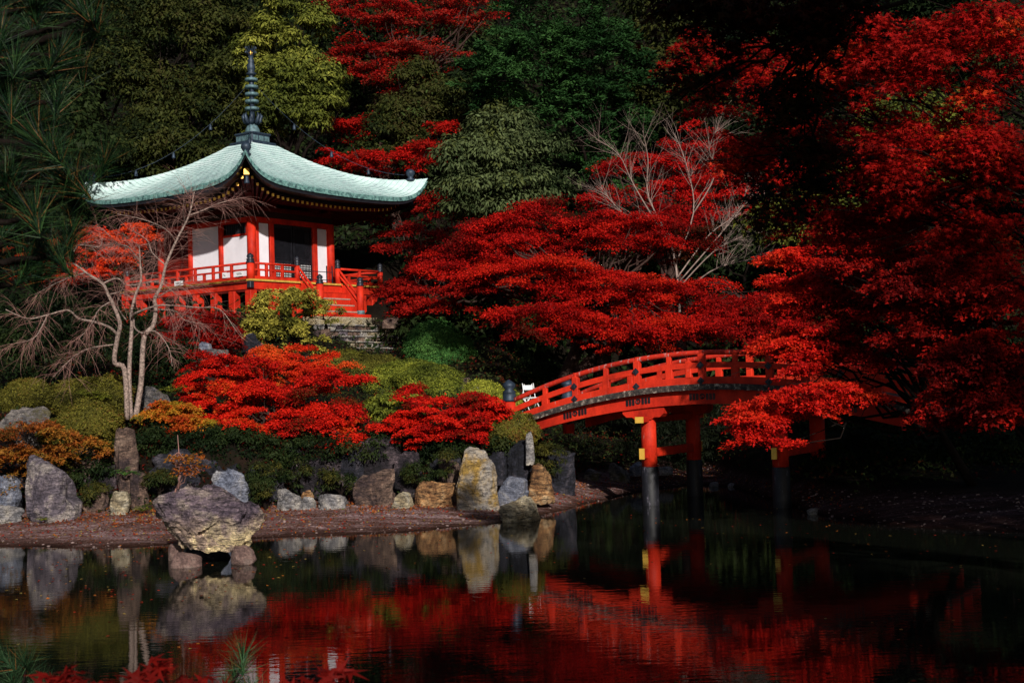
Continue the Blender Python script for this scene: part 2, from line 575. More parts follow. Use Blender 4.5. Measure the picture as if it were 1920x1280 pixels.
# ------------------------------------------------------------------ foliage engine
TEMPL = {
    'tri': (np.array([(0, -.5, 0), (1, 0, 0), (0, .5, 0)]), np.array([(0, 1, 2)]), 3),
    'kite': (np.array([(0, 0, 0), (.42, -.5, .08), (1, 0, -.06), (.42, .5, .08)]), np.array([(0, 1, 2, 3)]), 4),
}
sv, sf = [], []
for k, (an, le) in enumerate(((-108, .55), (-54, .85), (0, 1.0), (54, .85), (108, .55))):
    a = math.radians(an)
    c, s = math.cos(a), math.sin(a)
    bw, sh = .15, .06
    sv += [(-c * sh - s * bw, -s * sh + c * bw, .02), (-c * sh + s * bw, -s * sh - c * bw, .02), (c * le, s * le, -.10)]
    sf.append((3 * k, 3 * k + 1, 3 * k + 2))
TEMPL['star'] = (np.array(sv, float), np.array(sf), 3)


def leaf_arrays(C, Nn, Dd, L, W, col, shape):
    T, F, k = TEMPL[shape]
    Nn = nrm(Nn)
    Dd = nrm(Dd - Nn * (Dd * Nn).sum(1, keepdims=True))
    S = np.cross(Nn, Dd)
    n = len(C)
    V = (C[:, None, :] + T[None, :, 0, None] * (L[:, None] * Dd)[:, None, :] + T[None, :, 1, None] * (W[:, None] * S)[:, None, :]
         + T[None, :, 2, None] * (L[:, None] * Nn)[:, None, :])
    Fi = F[None] + (np.arange(n) * len(T))[:, None, None]
    return V.reshape(-1, 3), Fi.reshape(-1), k, np.repeat(col, len(T), 0)


def leaf_mesh(name, *a):
    V, F, k, c = leaf_arrays(*a)
    return np_mesh(name, V, F, k, c)


def palette(n_items, pal, idx_noise, rs):
    """pick between palette colours by a 0..1 number, with leaf-to-leaf variation"""
    pal = np.array(pal, float)
    t = np.clip(idx_noise, 0, 0.999) * (len(pal) - 1)
    i = t.astype(int)
    f = (t - i)[:, None]
    c = pal[i] * (1 - f) + pal[np.minimum(i + 1, len(pal) - 1)] * f
    return c * (0.7 + 0.6 * rs.rand(n_items, 1))


def crown(lobes, nclump, nleaf, cr, leaf, pal, style='pad', shape='tri', aspect=0.7, seed=1, hollow=0.55, flat=0.28, world=False, front=True):
    """lobes: (px,py,D,rx_px,ry_px[,depth factor]) ; returns leaf arrays and clump centres.
    clumps are spread through the lobe volumes, mostly near their outer shell; every clump is a pad or a ball of leaves"""
    rs = np.random.RandomState(seed)
    cen, rad = [], []
    vol = []
    for l in lobes:
        if world:
            c = np.array(l[:3], float)
            r = np.array(l[3:6], float)
        else:
            c = at(l[0], l[1], l[2])
            k = l[2] / FPX
            r = np.array([l[3] * k, l[3] * k * (l[5] if len(l) > 5 else 0.8), l[4] * k])
        cen.append(c); rad.append(r)
        vol.append((r[0] * r[2] * r[1]) ** 0.667)
    cen, rad, vol = np.array(cen), np.array(rad), np.array(vol)
    li = rs.choice(len(lobes), nclump, p=vol / vol.sum())
    d = nrm(rs.randn(nclump, 3))
    if front:                                   # more clumps towards the water side and the top, which light reaches
        flip = (d[:, 1] > 0.25) & (rs.rand(nclump) < 0.6)
        d[flip, 1] *= -1
        flip = (d[:, 2] < -0.3) & (rs.rand(nclump) < 0.4)
        d[flip, 2] *= -1
    rr = hollow + (1 - hollow) * rs.rand(nclump) ** 0.6
    CC = cen[li] + d * rad[li] * rr[:, None]
    CR = cr * (0.45 + 1.05 * rs.rand(nclump))
    # leaves
    ci = rs.choice(nclump, nclump * nleaf, p=(CR ** 2) / (CR ** 2).sum())
    n = len(ci)
    if style == 'pad':
        ang = rs.rand(n) * 2 * math.pi
        q = rs.rand(n) ** 0.62
        # ragged, fingered rim
        rim = 0.75 + 0.35 * np.sin(ang * 3 + ci * 1.7) * np.sin(ang * 5 + ci * 0.9)
        x = np.cos(ang) * q * rim
        y = np.sin(ang) * q * rim
        z = flat * (0.9 - 1.3 * (x * x + y * y)) + rs.randn(n) * flat * 0.42
        tilt = rs.randn(nclump, 2)[ci] * 0.16
        z = z + tilt[:, 0] * x + tilt[:, 1] * y
        P = CC[ci] + np.stack([x, y, z], 1) * CR[ci][:, None]
        out = np.stack([x, y, np.full(n, -0.25)], 1)
        Nn = np.stack([x * 0.5, y * 0.5 - 0.25, np.ones(n)], 1) + rs.randn(n, 3) * 0.5
        Dd = out + rs.randn(n, 3) * 0.5
    elif style == 'ball':
        dd = nrm(rs.randn(n, 3))
        dd[:, 2] = np.where(dd[:, 2] < -0.2, -dd[:, 2] * rs.rand(n), dd[:, 2])
        q = 0.55 + 0.45 * rs.rand(n) ** 0.5 + rs.randn(n) * 0.06
        P = CC[ci] + dd * (q * CR[ci])[:, None] * np.array([1, 1, 0.8])
        Nn = dd + np.array([0, -0.1, 0.5]) + rs.randn(n, 3) * 0.45
        Dd = dd * 0.6 + np.array([0, 0, -0.8]) + rs.randn(n, 3) * 0.5
    elif style == 'dome':                       # clipped: leaves lie on the lobe's own lumpy skin
        lj = rs.choice(len(lobes), n, p=vol / vol.sum())
        dd = nrm(rs.randn(n, 3))
        dd[:, 2] = np.where(dd[:, 2] < -0.7, -dd[:, 2], dd[:, 2])
        dd[:, 1] = np.where(dd[:, 1] > 0.5, -dd[:, 1], dd[:, 1])
        lump = 1 + 0.22 * fbm(dd * 2.8 + lj[:, None] * 3.1, 3, seed + 1) + 0.09 * fbm(dd * 8, 3, seed + 2)
        P = cen[lj] + dd * rad[lj] * (lump - 0.10 * rs.rand(n) ** 2 + 0.05 * rs.randn(n) * (rs.rand(n) < .35))[:, None]
        Nn = dd + np.array([0, -0.1, 0.25]) + rs.randn(n, 3) * 0.55
        Dd = dd * 0.8 + rs.randn(n, 3) * 0.6
    elif style == 'frond':                      # feathery sprays that lift and curl at the tip
        ax = nrm(d[ci] * 0.8 + np.array([0, -0.2, 0.15]) + rs.randn(nclump, 3)[ci] * 0.35)
        s = rs.rand(n)
        side = nrm(np.cross(ax, np.array([0, 0, 1.0])) + 1e-3)
        w = (rs.rand(n) * 2 - 1) * 0.6 * (1 - s * 0.6)
        P = CC[ci] + (ax * (s * 1.5 - 0.5)[:, None] + side * w[:, None] + np.array([0, 0, 1.0]) * (-0.8 * (s - 0.35) ** 2 - 0.35 * np.abs(w))[:, None]) * CR[ci][:, None] + rs.randn(n, 3) * CR[ci][:, None] * 0.08
        Nn = np.array([0, -0.3, 1.0]) + rs.randn(n, 3) * 0.5
        Dd = ax + side * np.sign(w)[:, None] * 0.8 + rs.randn(n, 3) * 0.3
    # colour: drift over the crown plus clump to clump and leaf to leaf
    t = 0.5 + 0.55 * fbm(P / max(0.4, cr * 3), 2, seed + 5) + (rs.rand(nclump)[ci] - 0.5) * 0.5 + (rs.rand(n) - 0.5) * 0.35
    col = palette(n, pal, t, rs)
    L = leaf * (0.65 + 0.7 * rs.rand(n))
    return (P, Nn, Dd, L, L * aspect, col, shape), CC


def curve_pts(p, q, n=6, sag=0.0, wob=0.05, rs=None):
    rs = rs or R_
    p, q = np.array(p, float), np.array(q, float)
    l = np.linalg.norm(q - p)
    out = []
    w = rs.randn(n, 3) * wob * l
    for i in range(n):
        t = i / (n - 1)
        c = p * (1 - t) + q * t
        c = c + np.array([0, 0, 1.0]) * sag * l * 4 * t * (1 - t) * (1 - 0.3 * t)
        if 0 < i < n - 1: c = c + w[i]
        out.append(c)
    return out


def plant(name, label, cat, base, leafargs, CC, lmat, bark=None, r0=0.12, nl=14, fork=0.35, trunk_to=None, group=None, extra=None, stems=1, crownname='crown'):
    """an Empty at the foot, one crown mesh, a trunk with limbs that reach into the clumps"""
    base = np.array(base, float)
    root = empty(name, base, 0, label, cat, group)
    a = list(leafargs)
    a[0] = a[0] - base
    link(crownname, leaf_mesh('crown', *a), lmat, root, smooth=False)
    if nl and bark is not None:
        rs = np.random.RandomState(len(label) + int(abs(base[0]) * 10))
        CCl = CC - base
        top = CCl.mean(0) if trunk_to is None else np.array(trunk_to, float) - base
        mb = MB()
        trunks = []
        for s in range(stems):
            off = np.array([(s - (stems - 1) / 2) * r0 * 2.2, 0, -0.15])
            tp = curve_pts(off, top * (1, 1, 1) + rs.randn(3) * 0.1 * (stems > 1), 8, 0.0, 0.035, rs)
            mb.tube(tp, [r0 * (1 - 0.8 * i / 7) for i in range(8)], 7)
            trunks.append(tp)
        mb.build('trunk', bark, root, True)
        lb = MB()
        idx = rs.choice(len(CCl), min(nl, len(CCl)), replace=False)
        for j in idx:
            tp = trunks[rs.randint(len(trunks))]
            k = 2 + rs.randint(5)
            s = tp[k]
            rr = r0 * (1 - 0.8 * k / 7) * 0.55
            L = curve_pts(s, CCl[j], 7, 0.07, 0.035, rs)
            L = smooth_path(L, 2)[:13:2] if False else L
            lb.tube(L, [max(0.006, rr * (1 - 0.85 * i / 6)) for i in range(7)], 5)
            for e in range(2):
                m = L[3 + e]
                q = CCl[j] + rs.randn(3) * np.linalg.norm(CCl[j] - s) * 0.07
                lb.tube(curve_pts(m, q, 5, 0.04, 0.05, rs), [max(0.004, rr * 0.45 * (1 - 0.8 * i / 4)) for i in range(5)], 4)
        lb.build('branches', bark, root, True, kind='stuff')
    return root


exec_order = None
# ------------------------------------------------------------------ pavilion
def build_pavilion():
    C0 = (-9.14, 49.81, 4.95)
    th = 0.643
    root = empty('pavilion', C0, math.pi / 2 - th, 'vermilion temple pavilion with curved green copper roof and tall bronze spire', 'pavilion')
    rE, zE, zT, zA = 4.45, 4.25, 5.2, 6.95
    ZD = 1.25

    def zr(x, y, extra=0.0):
        m = max(abs(x), abs(y))
        rho = m / rE
        t = min(abs(x), abs(y)) / max(m, 1e-6)
        z = zE + (zA - zE) * (0.5 * (1 - rho) + 0.5 * (1 - rho) ** 2)
        return z + (zT - zE) * rho ** 2.2 * (0.20 * t ** 2 + 0.80 * t ** 8) + extra

    # roof: four faces of overlapping copper courses
    NC, NS = 26, 40
    for side in range(4):
        vs, fs = [], []
        ca, sa = round(math.cos(side * math.pi / 2)), round(math.sin(side * math.pi / 2))
        for i in range(NC):
            # each course runs from r0 (lower edge, proud) to r1
            for e, (frac, up) in enumerate(((i / NC, 0.013), ((i + 1) / NC, 0.0))):
                r = rE * (1 - frac * 0.86)
                for k in range(NS + 1):
                    t = -1 + 2 * k / NS
                    x, y = r * t, -r
                    z = zr(x, y) + up + 0.004 * math.sin(k * 2.3 + i)
                    vs.append((x * ca - y * sa, x * sa + y * ca, z))
        n = NS + 1
        for row in range(2 * NC - 1):
            for k in range(NS):
                a = row * n + k
                fs.append((a, a + 1, a + 1 + n, a + n))
        o = MB().add(vs, fs).build('roof_face', [M['copper'], M['copedge']], root)
        o.data.polygons.foreach_set('material_index', np.array([(i // NS) % 2 for i in range(len(fs))], np.int32))  # riser rows take the darker copper: course shadow lines put into colour
        # edge board under the copper
        vs, fs = [], []
        prof = ((0.0, 0.02), (0.0, -0.13), (0.05, -0.14), (0.05, -0.24), (0.5, -0.26), (0.5, -0.34))
        for (dr, dz) in prof:
            for k in range(NS + 1):
                t = -1 + 2 * k / NS
                r = rE - dr
                x, y = r * t, -r
                z = zr(rE * t, -rE) + dz
                vs.append((x * ca - y * sa, x * sa + y * ca, z))
        for row in range(len(prof) - 1):
            for k in range(NS):
                a = row * n + k
                fs.append((a + n, a + n + 1, a + 1, a))
        o = MB().add(vs, fs).build('eave_edge', [M['copedge'], M['black']], root)
        o.data.polygons.foreach_set('material_index', np.array([0 if i < NS else 1 for i in range(len(fs))], np.int32))
        # soffit
        vs, fs = [], []
        for (r, dz) in ((3.95, 0), (2.2, 0)):
            for k in range(NS + 1):
                t = -1 + 2 * k / NS
                x, y = r * t, -r
                z = (zr(rE * t, -rE) - 0.32) if r > 3 else 4.15
                vs.append((x * ca - y * sa, x * sa + y * ca, z))
        for k in range(NS):
            fs.append((k + n, k + n + 1, k + 1, k))
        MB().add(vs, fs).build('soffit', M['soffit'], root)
        # rafters with gold-capped ends
        NR = 34
        for k in range(NR):
            t = -1 + 2 * (k + 0.5) / NR
            t *= 0.97
            x0 = 3.9 * t
            z0 = zr(rE * t, -rE) - 0.42
            x1 = 2.3 * t
            p = Vector((x0 * ca + 3.9 * sa, x0 * sa - 3.9 * ca, z0))
            q = Vector((x1 * ca + 2.3 * sa, x1 * sa - 2.3 * ca, 4.02))
            rf = MB().bar(p, q, 0.075, 0.09).build('rafter', M['reddark'], root)
            d = (p - q).normalized()
            MB().bar(p, p + d * 0.02, 0.08, 0.095).build('end_cap', M['gold'], rf)
        # hip rafter and corner ornaments
    for sx, sy in ((-1, -1), (1, -1), (-1, 1), (1, 1)):
        hr = MB().bar((4.0 * sx, 4.0 * sy, 4.60), (2.2 * sx, 2.2 * sy, 4.05), 0.16, 0.2).build('hip_rafter', M['reddark'], root)
        d = Vector((sx, sy, 0.33)).normalized()
        p = Vector((4.0 * sx, 4.0 * sy, 4.60))
        MB().bar(p, p + d * 0.04, 0.17, 0.21).build('end_cap', M['gold'], hr)
        MB().lathe([(0.0, 0.0), (0.075, -0.02), (0.06, -0.1), (0.09, -0.22), (0.10, -0.26), (0.0, -0.26)][::-1], 10, (4.0 * sx, 4.0 * sy, 4.48)).build('wind_bell', M['bronze'], root, True)
        zb = zr(4.0 * sx, 4.0 * sy)
        MB().lathe([(0.14, -0.04), (0.17, 0.02), (0.08, 0.08), (0.12, 0.14), (0.17, 0.22), (0.16, 0.31), (0.09, 0.38), (0.0, 0.40)], 12, (4.0 * sx, 4.0 * sy, zb)).build('corner_ornament', M['bronze'], root, True)
        # chain from the spire to the corner
        p0 = Vector((0.12 * sx, 0.12 * sy, 8.62))
        p1 = Vector((3.85 * sx, 3.85 * sy, zb + 0.18))
        pts = []
        for i in range(17):
            t = i / 16
            c = p0.lerp(p1, t)
            c.z -= 0.75 * 4 * t * (1 - t)
            pts.append(c)
        ch = MB().tube(pts, 0.007, 4)
        for i in range(16):
            for h in (0.25, 0.75):
                c = pts[i].lerp(pts[i + 1], h)
                ch.lathe([(0.0, -0.02), (0.014, 0), (0.0, 0.02)], 4, c)
        co = ch.build('chain', M['bronze'], root)
        for t in (0.3, 0.52, 0.8):
            c = pts[int(t * 16)]
            MB().lathe([(0.07, -0.22), (0.06, -0.18), (0.045, -0.06), (0.015, -0.02), (0.0, 0.0)], 10, c).build('bell', M['bronze'], co, True)
    # spire
    sp = MB().box(-0.60, 0.60, -0.60, 0.60, 6.38, 6.52, 0.03).box(-0.43, 0.43, -0.43, 0.43, 6.52, 6.84, 0.02).box(-0.47, 0.47, -0.47, 0.47, 6.79, 6.86, 0.02).build('spire_base', M['bronze'], root)
    for sx, sy in ((0, -1), (0, 1), (1, 0), (-1, 0)):
        b = MB()
        for o in (-0.27, 0.0, 0.27):
            cx, cy = (o, sy * 0.435) if sx == 0 else (sx * 0.435, o)
            b.box(cx - 0.11, cx + 0.11, cy - 0.012, cy + 0.012, 6.56, 6.74) if sx == 0 else b.box(cx - 0.012, cx + 0.012, cy - 0.11, cy + 0.11, 6.56, 6.74)
        b.build('base_panel', M['verdigris'], sp)
    MB().lathe([(0.27, 6.86), (0.27, 6.95), (0.24, 7.05), (0.18, 7.16), (0.16, 7.22)], 20).build('bowl', M['verdigris'], root, True)
    lot = MB()
    for k in range(8):
        a = k * math.pi / 4
        c, s = math.cos(a), math.sin(a)
        lot.tube([(0.16 * c, 0.16 * s, 7.22), (0.27 * c, 0.27 * s, 7.32), (0.33 * c, 0.33 * s, 7.5), (0.28 * c, 0.28 * s, 7.62)], [0.07, 0.08, 0.06, 0.015], 5)
    lot.build('lotus_petals', M['bronze'], root, True)
    MB().lathe([(0.10, 6.9), (0.09, 8.8), (0.06, 9.4), (0.04, 9.95)], 10).build('mast', M['bronze'], root, True)
    for k in range(5):
        z = 7.72 + k * 0.265
        r = 0.25 - k * 0.006
        MB().lathe([(r * 0.6, z), (r, z + 0.01), (r * 1.03, z + 0.05), (r, z + 0.10), (r * 0.6, z + 0.11)], 18).build('ring', M['verdigris'], root, True)
        w = MB()
        for j in range(6):
            a = j * math.pi / 3
            w.bar((0.1 * math.cos(a), 0.1 * math.sin(a), z + 0.04), (r * 0.98 * math.cos(a), r * 0.98 * math.sin(a), z + 0.04), 0.03, 0.05)
        w.build('ring_spokes', M['bronze'], root)
    MB().lathe([(0.1, 8.98), (0.2, 9.05), (0.11, 9.12), (0.14, 9.2), (0.16, 9.32), (0.10, 9.45), (0.13, 9.53), (0.08, 9.6), (0.1, 9.7)], 12).build('spire_neck', M['bronze'], root, True)
    fl = MB()
    for k in range(12):
        a = k * math.pi / 6
        for tz in (0.0, 0.1):
            fl.bar((0.05 * math.cos(a), 0.05 * math.sin(a), 9.72 + tz), (0.2 * math.cos(a), 0.2 * math.sin(a), 9.86 + tz * 1.6), 0.02, 0.05)
    fl.build('flame_finial', M['bronze'], root)
    MB().lathe([(0.0, 9.70), (0.08, 9.74), (0.10, 9.80), (0.07, 9.87), (0.0, 9.92)], 12).build('jewel', M['gold'], root, True)

    # body
    bx0, bx1, by0, by1 = -2.15, 1.62, -2.15, 2.55
    ZL = 3.42
    cols = [(bx0, by0), (bx0, -0.63), (bx0, 0.97), (bx0, by1), (-1.28, by0), (0.79, by0), (bx1, by0), (bx1, -0.63), (bx1, 0.97), (bx1, by1), (-0.6, by1), (0.5, by1)]
    for i, (x, y) in enumerate(cols):
        corner = x in (bx0, bx1) and y in (by0, by1)
        r = 0.15 if corner else 0.105
        if corner or x in (bx0, bx1): MB().lathe([(r, ZD + 0.01), (r, ZL + 0.06)], 18, (x, y, 0)).build('column', M['red'], root, True)
        else: MB().box(x - 0.09, x + 0.09, y - 0.09, y + 0.09, ZD + 0.01, ZL - 0.1, 0.01).build('door_post', M['red'], root)
    for (x0, x1, y0, y1) in ((bx0 - .1, bx1 + .1, by0 - .07, by0 + .07), (bx0 - .1, bx1 + .1, by1 - .07, by1 + .07), (bx0 - .07, bx0 + .07, by0 + .07, by1 - .07), (bx1 - .07, bx1 + .07, by0 + .07, by1 - .07)):
        MB().box(x0, x1, y0, y1, ZL - 0.1, ZL + 0.08, 0.012).build('lintel', M['red'], root)
        MB().box(x0, x1, y0, y1, ZL + 0.30, ZL + 0.46, 0.012).build('upper_beam', M['reddark'], root)
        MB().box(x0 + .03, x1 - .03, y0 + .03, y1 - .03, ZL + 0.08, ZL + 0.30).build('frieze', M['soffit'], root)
        MB().box(x0 + .01, x1 - .01, y0 + .01, y1 - .01, ZD + 0.012, ZD + 0.16, 0.01).build('sill', M['red'], root)
    for (x, y) in cols:
        if (x in (bx0, bx1) or y == by0):
            dx, dy = (-1 if x == bx0 else (1 if x == bx1 else 0)), (-1 if y == by0 else (1 if y == by1 else 0))
            b = MB()
            b.box(x - .17, x + .17, y - .17, y + .17, ZL + .46, ZL + .6, .02)
            for k, (o, z) in enumerate(((0.45, .62), (0.85, .78))):
                b.bar((x, y, ZL + z), (x + dx * o, y + dy * o, ZL + z), 0.14, 0.13)
                b.box(x + dx * o - .1, x + dx * o + .1, y + dy * o - .1, y + dy * o + .1, ZL + z + .05, ZL + z + .16)
            b.build('bracket', M['reddark'], root)
    # white panels, left face (x = bx0)
    def panel(name, mat, x0, x1, y0, y1, z0, z1): return MB().box(x0, x1, y0, y1, z0, z1).build(name, mat, root)
    panel('wall_panel', M['white'], bx0 + .0, bx0 + .05, -0.53, 0.87, ZD + .16, ZL - .1)
    panel('wall_panel', M['white'], bx0 + .0, bx0 + .05, -2.0, -0.73, ZD + .16, 2.88)
    wn_ = panel('window', M['dark'], bx0 + .02, bx0 + .06, -1.9, -0.85, 2.95, ZL - .12)
    MB().box(bx0 - .03, bx0 + .05, -2.0, -.73, 2.88, 2.95).box(bx0 - .02, bx0 + .05, -2.0, -1.9, 2.95, ZL - .1).build('window_frame', M['red'], wn_)
    wb = MB()
    for k in range(9): wb.box(bx0 - .005, bx0 + .015, -1.84 + k * .115, -1.82 + k * .115, 2.95, ZL - .12)
    wb.build('window_bars', M['iron'], wn_, kind='stuff')
    # far bay: lattice
    lp = panel('lattice_panel', M['paper'], bx0 + .03, bx0 + .05, 1.07, 2.4, ZD + .16, ZL - .1)
    lb = MB()
    for k in range(13): lb.box(bx0 - .01, bx0 + .028, 1.07 + k * .108, 1.13 + k * .108, ZD + .16, ZL - .1)
    for k in range(19): lb.box(bx0 - .02, bx0 + .024, 1.07, 2.4, ZD + .17 + k * .107, ZD + .225 + k * .107)
    lb.build('lattice', M['reddark'], lp, kind='stuff')
    panel('wall_panel', M['white'], bx1 - .05, bx1, -2.0, 2.4, ZD + .16, ZL - .1)
    panel('wall_panel', M['white'], bx0 + .1, bx1 - .1, by1 - .05, by1, ZD + .16, ZL - .1)
    # front face
    panel('wall_panel', M['white'], -1.92, -1.40, by0 - .02, by0 + .03, ZD + .16, ZL - .12)
    panel('wall_panel', M['white'], 0.92, 1.44, by0 - .02, by0 + .03, ZD + .16, ZL - .12)
    for xa in (-1.97, -1.37, 0.88, 1.42):
        MB().box(xa, xa + .12 if xa in (-1.97,) else xa + .06, by0 - .05, by0 + .05, ZD + .16, ZL - .1, .008).build('panel_jamb', M['red'], root)
    ins = MB().box(bx0 + .1, bx1 - .1, by0 + 1.2, by0 + 1.25, ZD, ZL).build('inner_wall', M['dark'], root)
    MB().box(bx0 - 1.2, bx1 + 1.5, by0 - 1.0, by1 + .6, ZD - .12, ZD - .01).build('inner_floor', M['reddark'], root)
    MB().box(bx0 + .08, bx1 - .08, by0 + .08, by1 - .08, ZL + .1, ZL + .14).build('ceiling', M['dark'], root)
    for (x0, x1) in ((-1.18, -0.27), (-0.21, 0.69)):
        d = MB().box(x0, x0 + .06, by0 - .01, by0 + .03, ZD + .16, ZL - .1).box(x1 - .06, x1, by0 - .01, by0 + .03, ZD + .16, ZL - .1).box(x0, x1, by0 - .008, by0 + .028, 1.98, 2.06).box(x0, x1, by0 - .008, by0 + .028, ZL - .2, ZL - .1).box(x0, x1, by0 - .008, by0 + .028, ZD + .17, ZD + .25).build('door', M['black'], root)
        MB().box(x0 + .06, x1 - .06, by0 + .012, by0 + .02, ZD + .25, 1.98).build('paper_pane', M['paper'], d)
        g = MB()
        nxk = 11
        w = (x1 - x0 - .12) / nxk
        for k in range(nxk + 1): g.box(x0 + .06 + k * w - .014, x0 + .06 + k * w + .014, by0 - .004, by0 + .010, ZD + .25, 1.98)
        for k in range(9): g.box(x0 + .06, x1 - .06, by0 - .002, by0 + .011, ZD + .24 + k * .082, ZD + .268 + k * .082)
        for k in range(nxk * 2): g.box(x0 + .06 + k * w / 2 - .008, x0 + .06 + k * w / 2 + .008, by0 + .0, by0 + .012, 2.06, ZL - .2)
        g.build('lattice', M['black'], d, kind='stuff')

    # deck: boards, edge, beams, posts
    D0, D1 = -3.35, 3.40
    for (x0, x1, y0, y1) in ((D0, D1, D0, by0 - 1.0), (D0, bx0 - 1.2, by0 - 1.0, D1), (bx1 + 1.5, D1, by0 - 1.0, D1)):
        along_x = (x1 - x0) > (y1 - y0)
        if along_x:
            k = 0
            while x0 + k * .3 < x1 - 1e-6:
                MB().box(x0 + k * .3 + .004, min(x1, x0 + k * .3 + .296), y0, y1, ZD - .06, ZD + .001 * (k % 3)).build('deck_board', M['deck_edge'], root)
                k += 1
        else:
            k = 0
            while y0 + k * .3 < y1 - 1e-6:
                MB().box(x0, x1, y0 + k * .3 + .004, min(y1, y0 + k * .3 + .296), ZD - .06, ZD + .001 * (k % 3)).build('deck_board', M['deck_edge'], root)
                k += 1
    e = 0.06
    for (x0, x1, y0, y1) in ((D0 + e, D1 + .35, D0 + e, D0 + e + .16), (D0 + e, D0 + e + .16, D0 + e + .16, D1), (D1 - .26, D1 - .1, D0 + e + .16, D1)):
        MB().box(x0, x1, y0, y1, ZD - .33, ZD - .062, .01).build('deck_beam', M['red'], root)
        MB().box(x0 + .03, x1 - .03, y0 + .03, y1 - .03, ZD - .40, ZD - .33).build('lower_beam', M['reddark'], root)
    pos = [(D0 + .15, y) for y in (-3.2, -2.4, -1.5, -.6, .35, 1.4, 2.4, 3.2)] + [(x, D0 + .15) for x in (-2.2, -1.12, 1.0, 2.05)] + [(D1 - .78, D0 + .15), (D1 - .18, 0.0), (D1 - .18, 3.2), (D1 - .18, -1.5)]
    for x, y in pos:
        MB().box(x - .14, x + .14, y - .14, y + .14, -.35, ZD - .36, .015).build('deck_post', M['red'], root)
    MB().box(D0 - .04, D0 + .14, D0 - .04, D0 + .14, ZD - .30, ZD - .075, .02).build('corner_fitting', M['iron'], root)
    MB().box(D0 + .5, D1 - .3, D0 + 1.6, D0 + 1.7, -.3, ZD - .4).build('underfloor_screen', M['dark'], root)

    # railings
    rr = -3.17
    def newel(x, y, z0, h, r=.095):
        p = MB().lathe([(r, z0), (r, z0 + h - .26)], 14, (x, y, 0)).build('newel_post', M['red'], root, True)
        MB().lathe([(r * 1.12, 0), (r * 1.12, .04), (r * .95, .06), (r * .95, .11), (r * 1.1, .13), (r * .6, .16), (r * .95, .21), (r * .8, .27), (r * .25, .32), (0, .34)], 14, (x, y, z0 + h - .27)).build('post_cap', M['iron'], p, True)
        return p
    def rail_run(p, q, n_mid):
        p, q = Vector(p), Vector(q)
        for z, w, h in ((ZD + .54, .075, .07), (ZD + .33, .06, .06), (ZD + .07, .09, .10)):
            if h == .07:
                MB().tube([p + Vector((0, 0, z)), q + Vector((0, 0, z))], .042, 10).build('rail', M['red'], root, True)
            else:
                MB().bar(p + Vector((0, 0, z)), q + Vector((0, 0, z)), w, h).build('rail', M['red'], root)
        for k in range(1, n_mid + 1):
            c = p.lerp(q, k / (n_mid + 1))
            MB().box(c.x - .045, c.x + .045, c.y - .045, c.y + .045, ZD + .12, ZD + .52, .008).build('baluster', M['red'], root)
            c = p.lerp(q, (k - .5) / (n_mid + 1))
            MB().box(c.x - .04, c.x + .04, c.y - .04, c.y + .04, ZD + .12, ZD + .30).build('strut', M['red'], root)
    rail_run((rr, rr, 0), (-1.05, rr, 0), 2)
    rail_run((.92, rr, 0), (3.12, rr, 0), 1)
    rail_run((rr, rr, 0), (rr, 3.2, 0), 6)
    rail_run((3.12, rr, 0), (3.12, 3.2, 0), 5)
    for x, y in ((rr, rr), (3.12, rr), (rr, 3.2), (3.12, 3.2)): newel(x, y, ZD + .0, .80, .13 if x < 0 and y < 0 else .1)
    for x in (-1.05, .92): newel(x, rr, ZD, .82)
    # stairs
    ys, yb, zb = -3.38, -4.22, 0.06
    for x in (-1.05, .92):
        n = newel(x, yb, zb, 1.32, .12)
        MB().lathe([(.15, 0), (.14, .16), (.135, .2)], 14, (x, yb, zb)).build('bronze_shoe', M['verdigris'], n, True)
        for dz in (0.54, .33, .1):
            pts = []
            for i in range(7):
                t = i / 6
                pts.append((x, rr + (yb - rr) * t, ZD + dz + (-1.12 * t ** 1.15) - (0.08 * math.sin(math.pi * t) if dz > .4 else 0) + (0.06 if dz > .4 else 0) * t))
            MB().tube(pts, .042 if dz > .4 else .038, 8).build('stair_rail', M['red'], root, True)
        MB().bar((x, ys, ZD - .15), (x, yb + .06, zb + .18), .1, .26).build('stair_string', M['red'], root)
    for k in range(5):
        z = ZD - .08 - (k + 0) * .235
        y = ys - .02 - k * .19
        s = MB().box(-.98, .85, y - .02, y + .03, z - .235, z - .055).build('riser', M['red'], root)
        MB().box(-.99, .86, y - .22, y + .02, z - .285, z - .237, .008).build('stair_tread', M['wood'] if k in (1, 2, 3) else M['red'], root)
    MB().box(-1.3, 1.25, yb - .2, yb + .22, zb - .14, zb + .06, .02).build('stair_plinth', M['red'], root)
    for x in (0.35, .62):
        MB().box(x, x + .03, rr - .02, rr + .01, ZD, ZD + .62).build('gate_bar', M['iron'], root)
    MB().bar((-.9, rr, ZD + .40), (.62, rr, ZD + .40), .02, .025).bar((-.9, rr, ZD + .12), (.62, rr, ZD + .12), .02, .025).build('gate_rail', M['iron'], root)
    # white notice sheets tied behind the left railing
    for y, z, h, w in ((-2.9, ZD + .12, .17, .36), (-2.1, ZD + .12, .18, .2), (0.1, ZD + .02, .16, .45)):
        n_ = MB().box(rr - .09, rr - .08, y, y + w, z, z + h).build('notice_sheet', M['paper'], root)
        MB().box(rr - .097, rr - .091, y + .05, y + w - .08, z + .06, z + .075).box(rr - .097, rr - .091, y + .09, y + w - .05, z + .10, z + .112).build('notice_print', M['black'], n_)
    # slab
    s = empty('stone_slab', C0, math.pi / 2 - th, 'pale sandstone slab at the foot of the red pavilion stairs', 'stone slab')
    MB().box(-1.75, 1.45, -4.85, -3.9, -.30, -.085, .02).build('lower_slab', M['slab'], s)
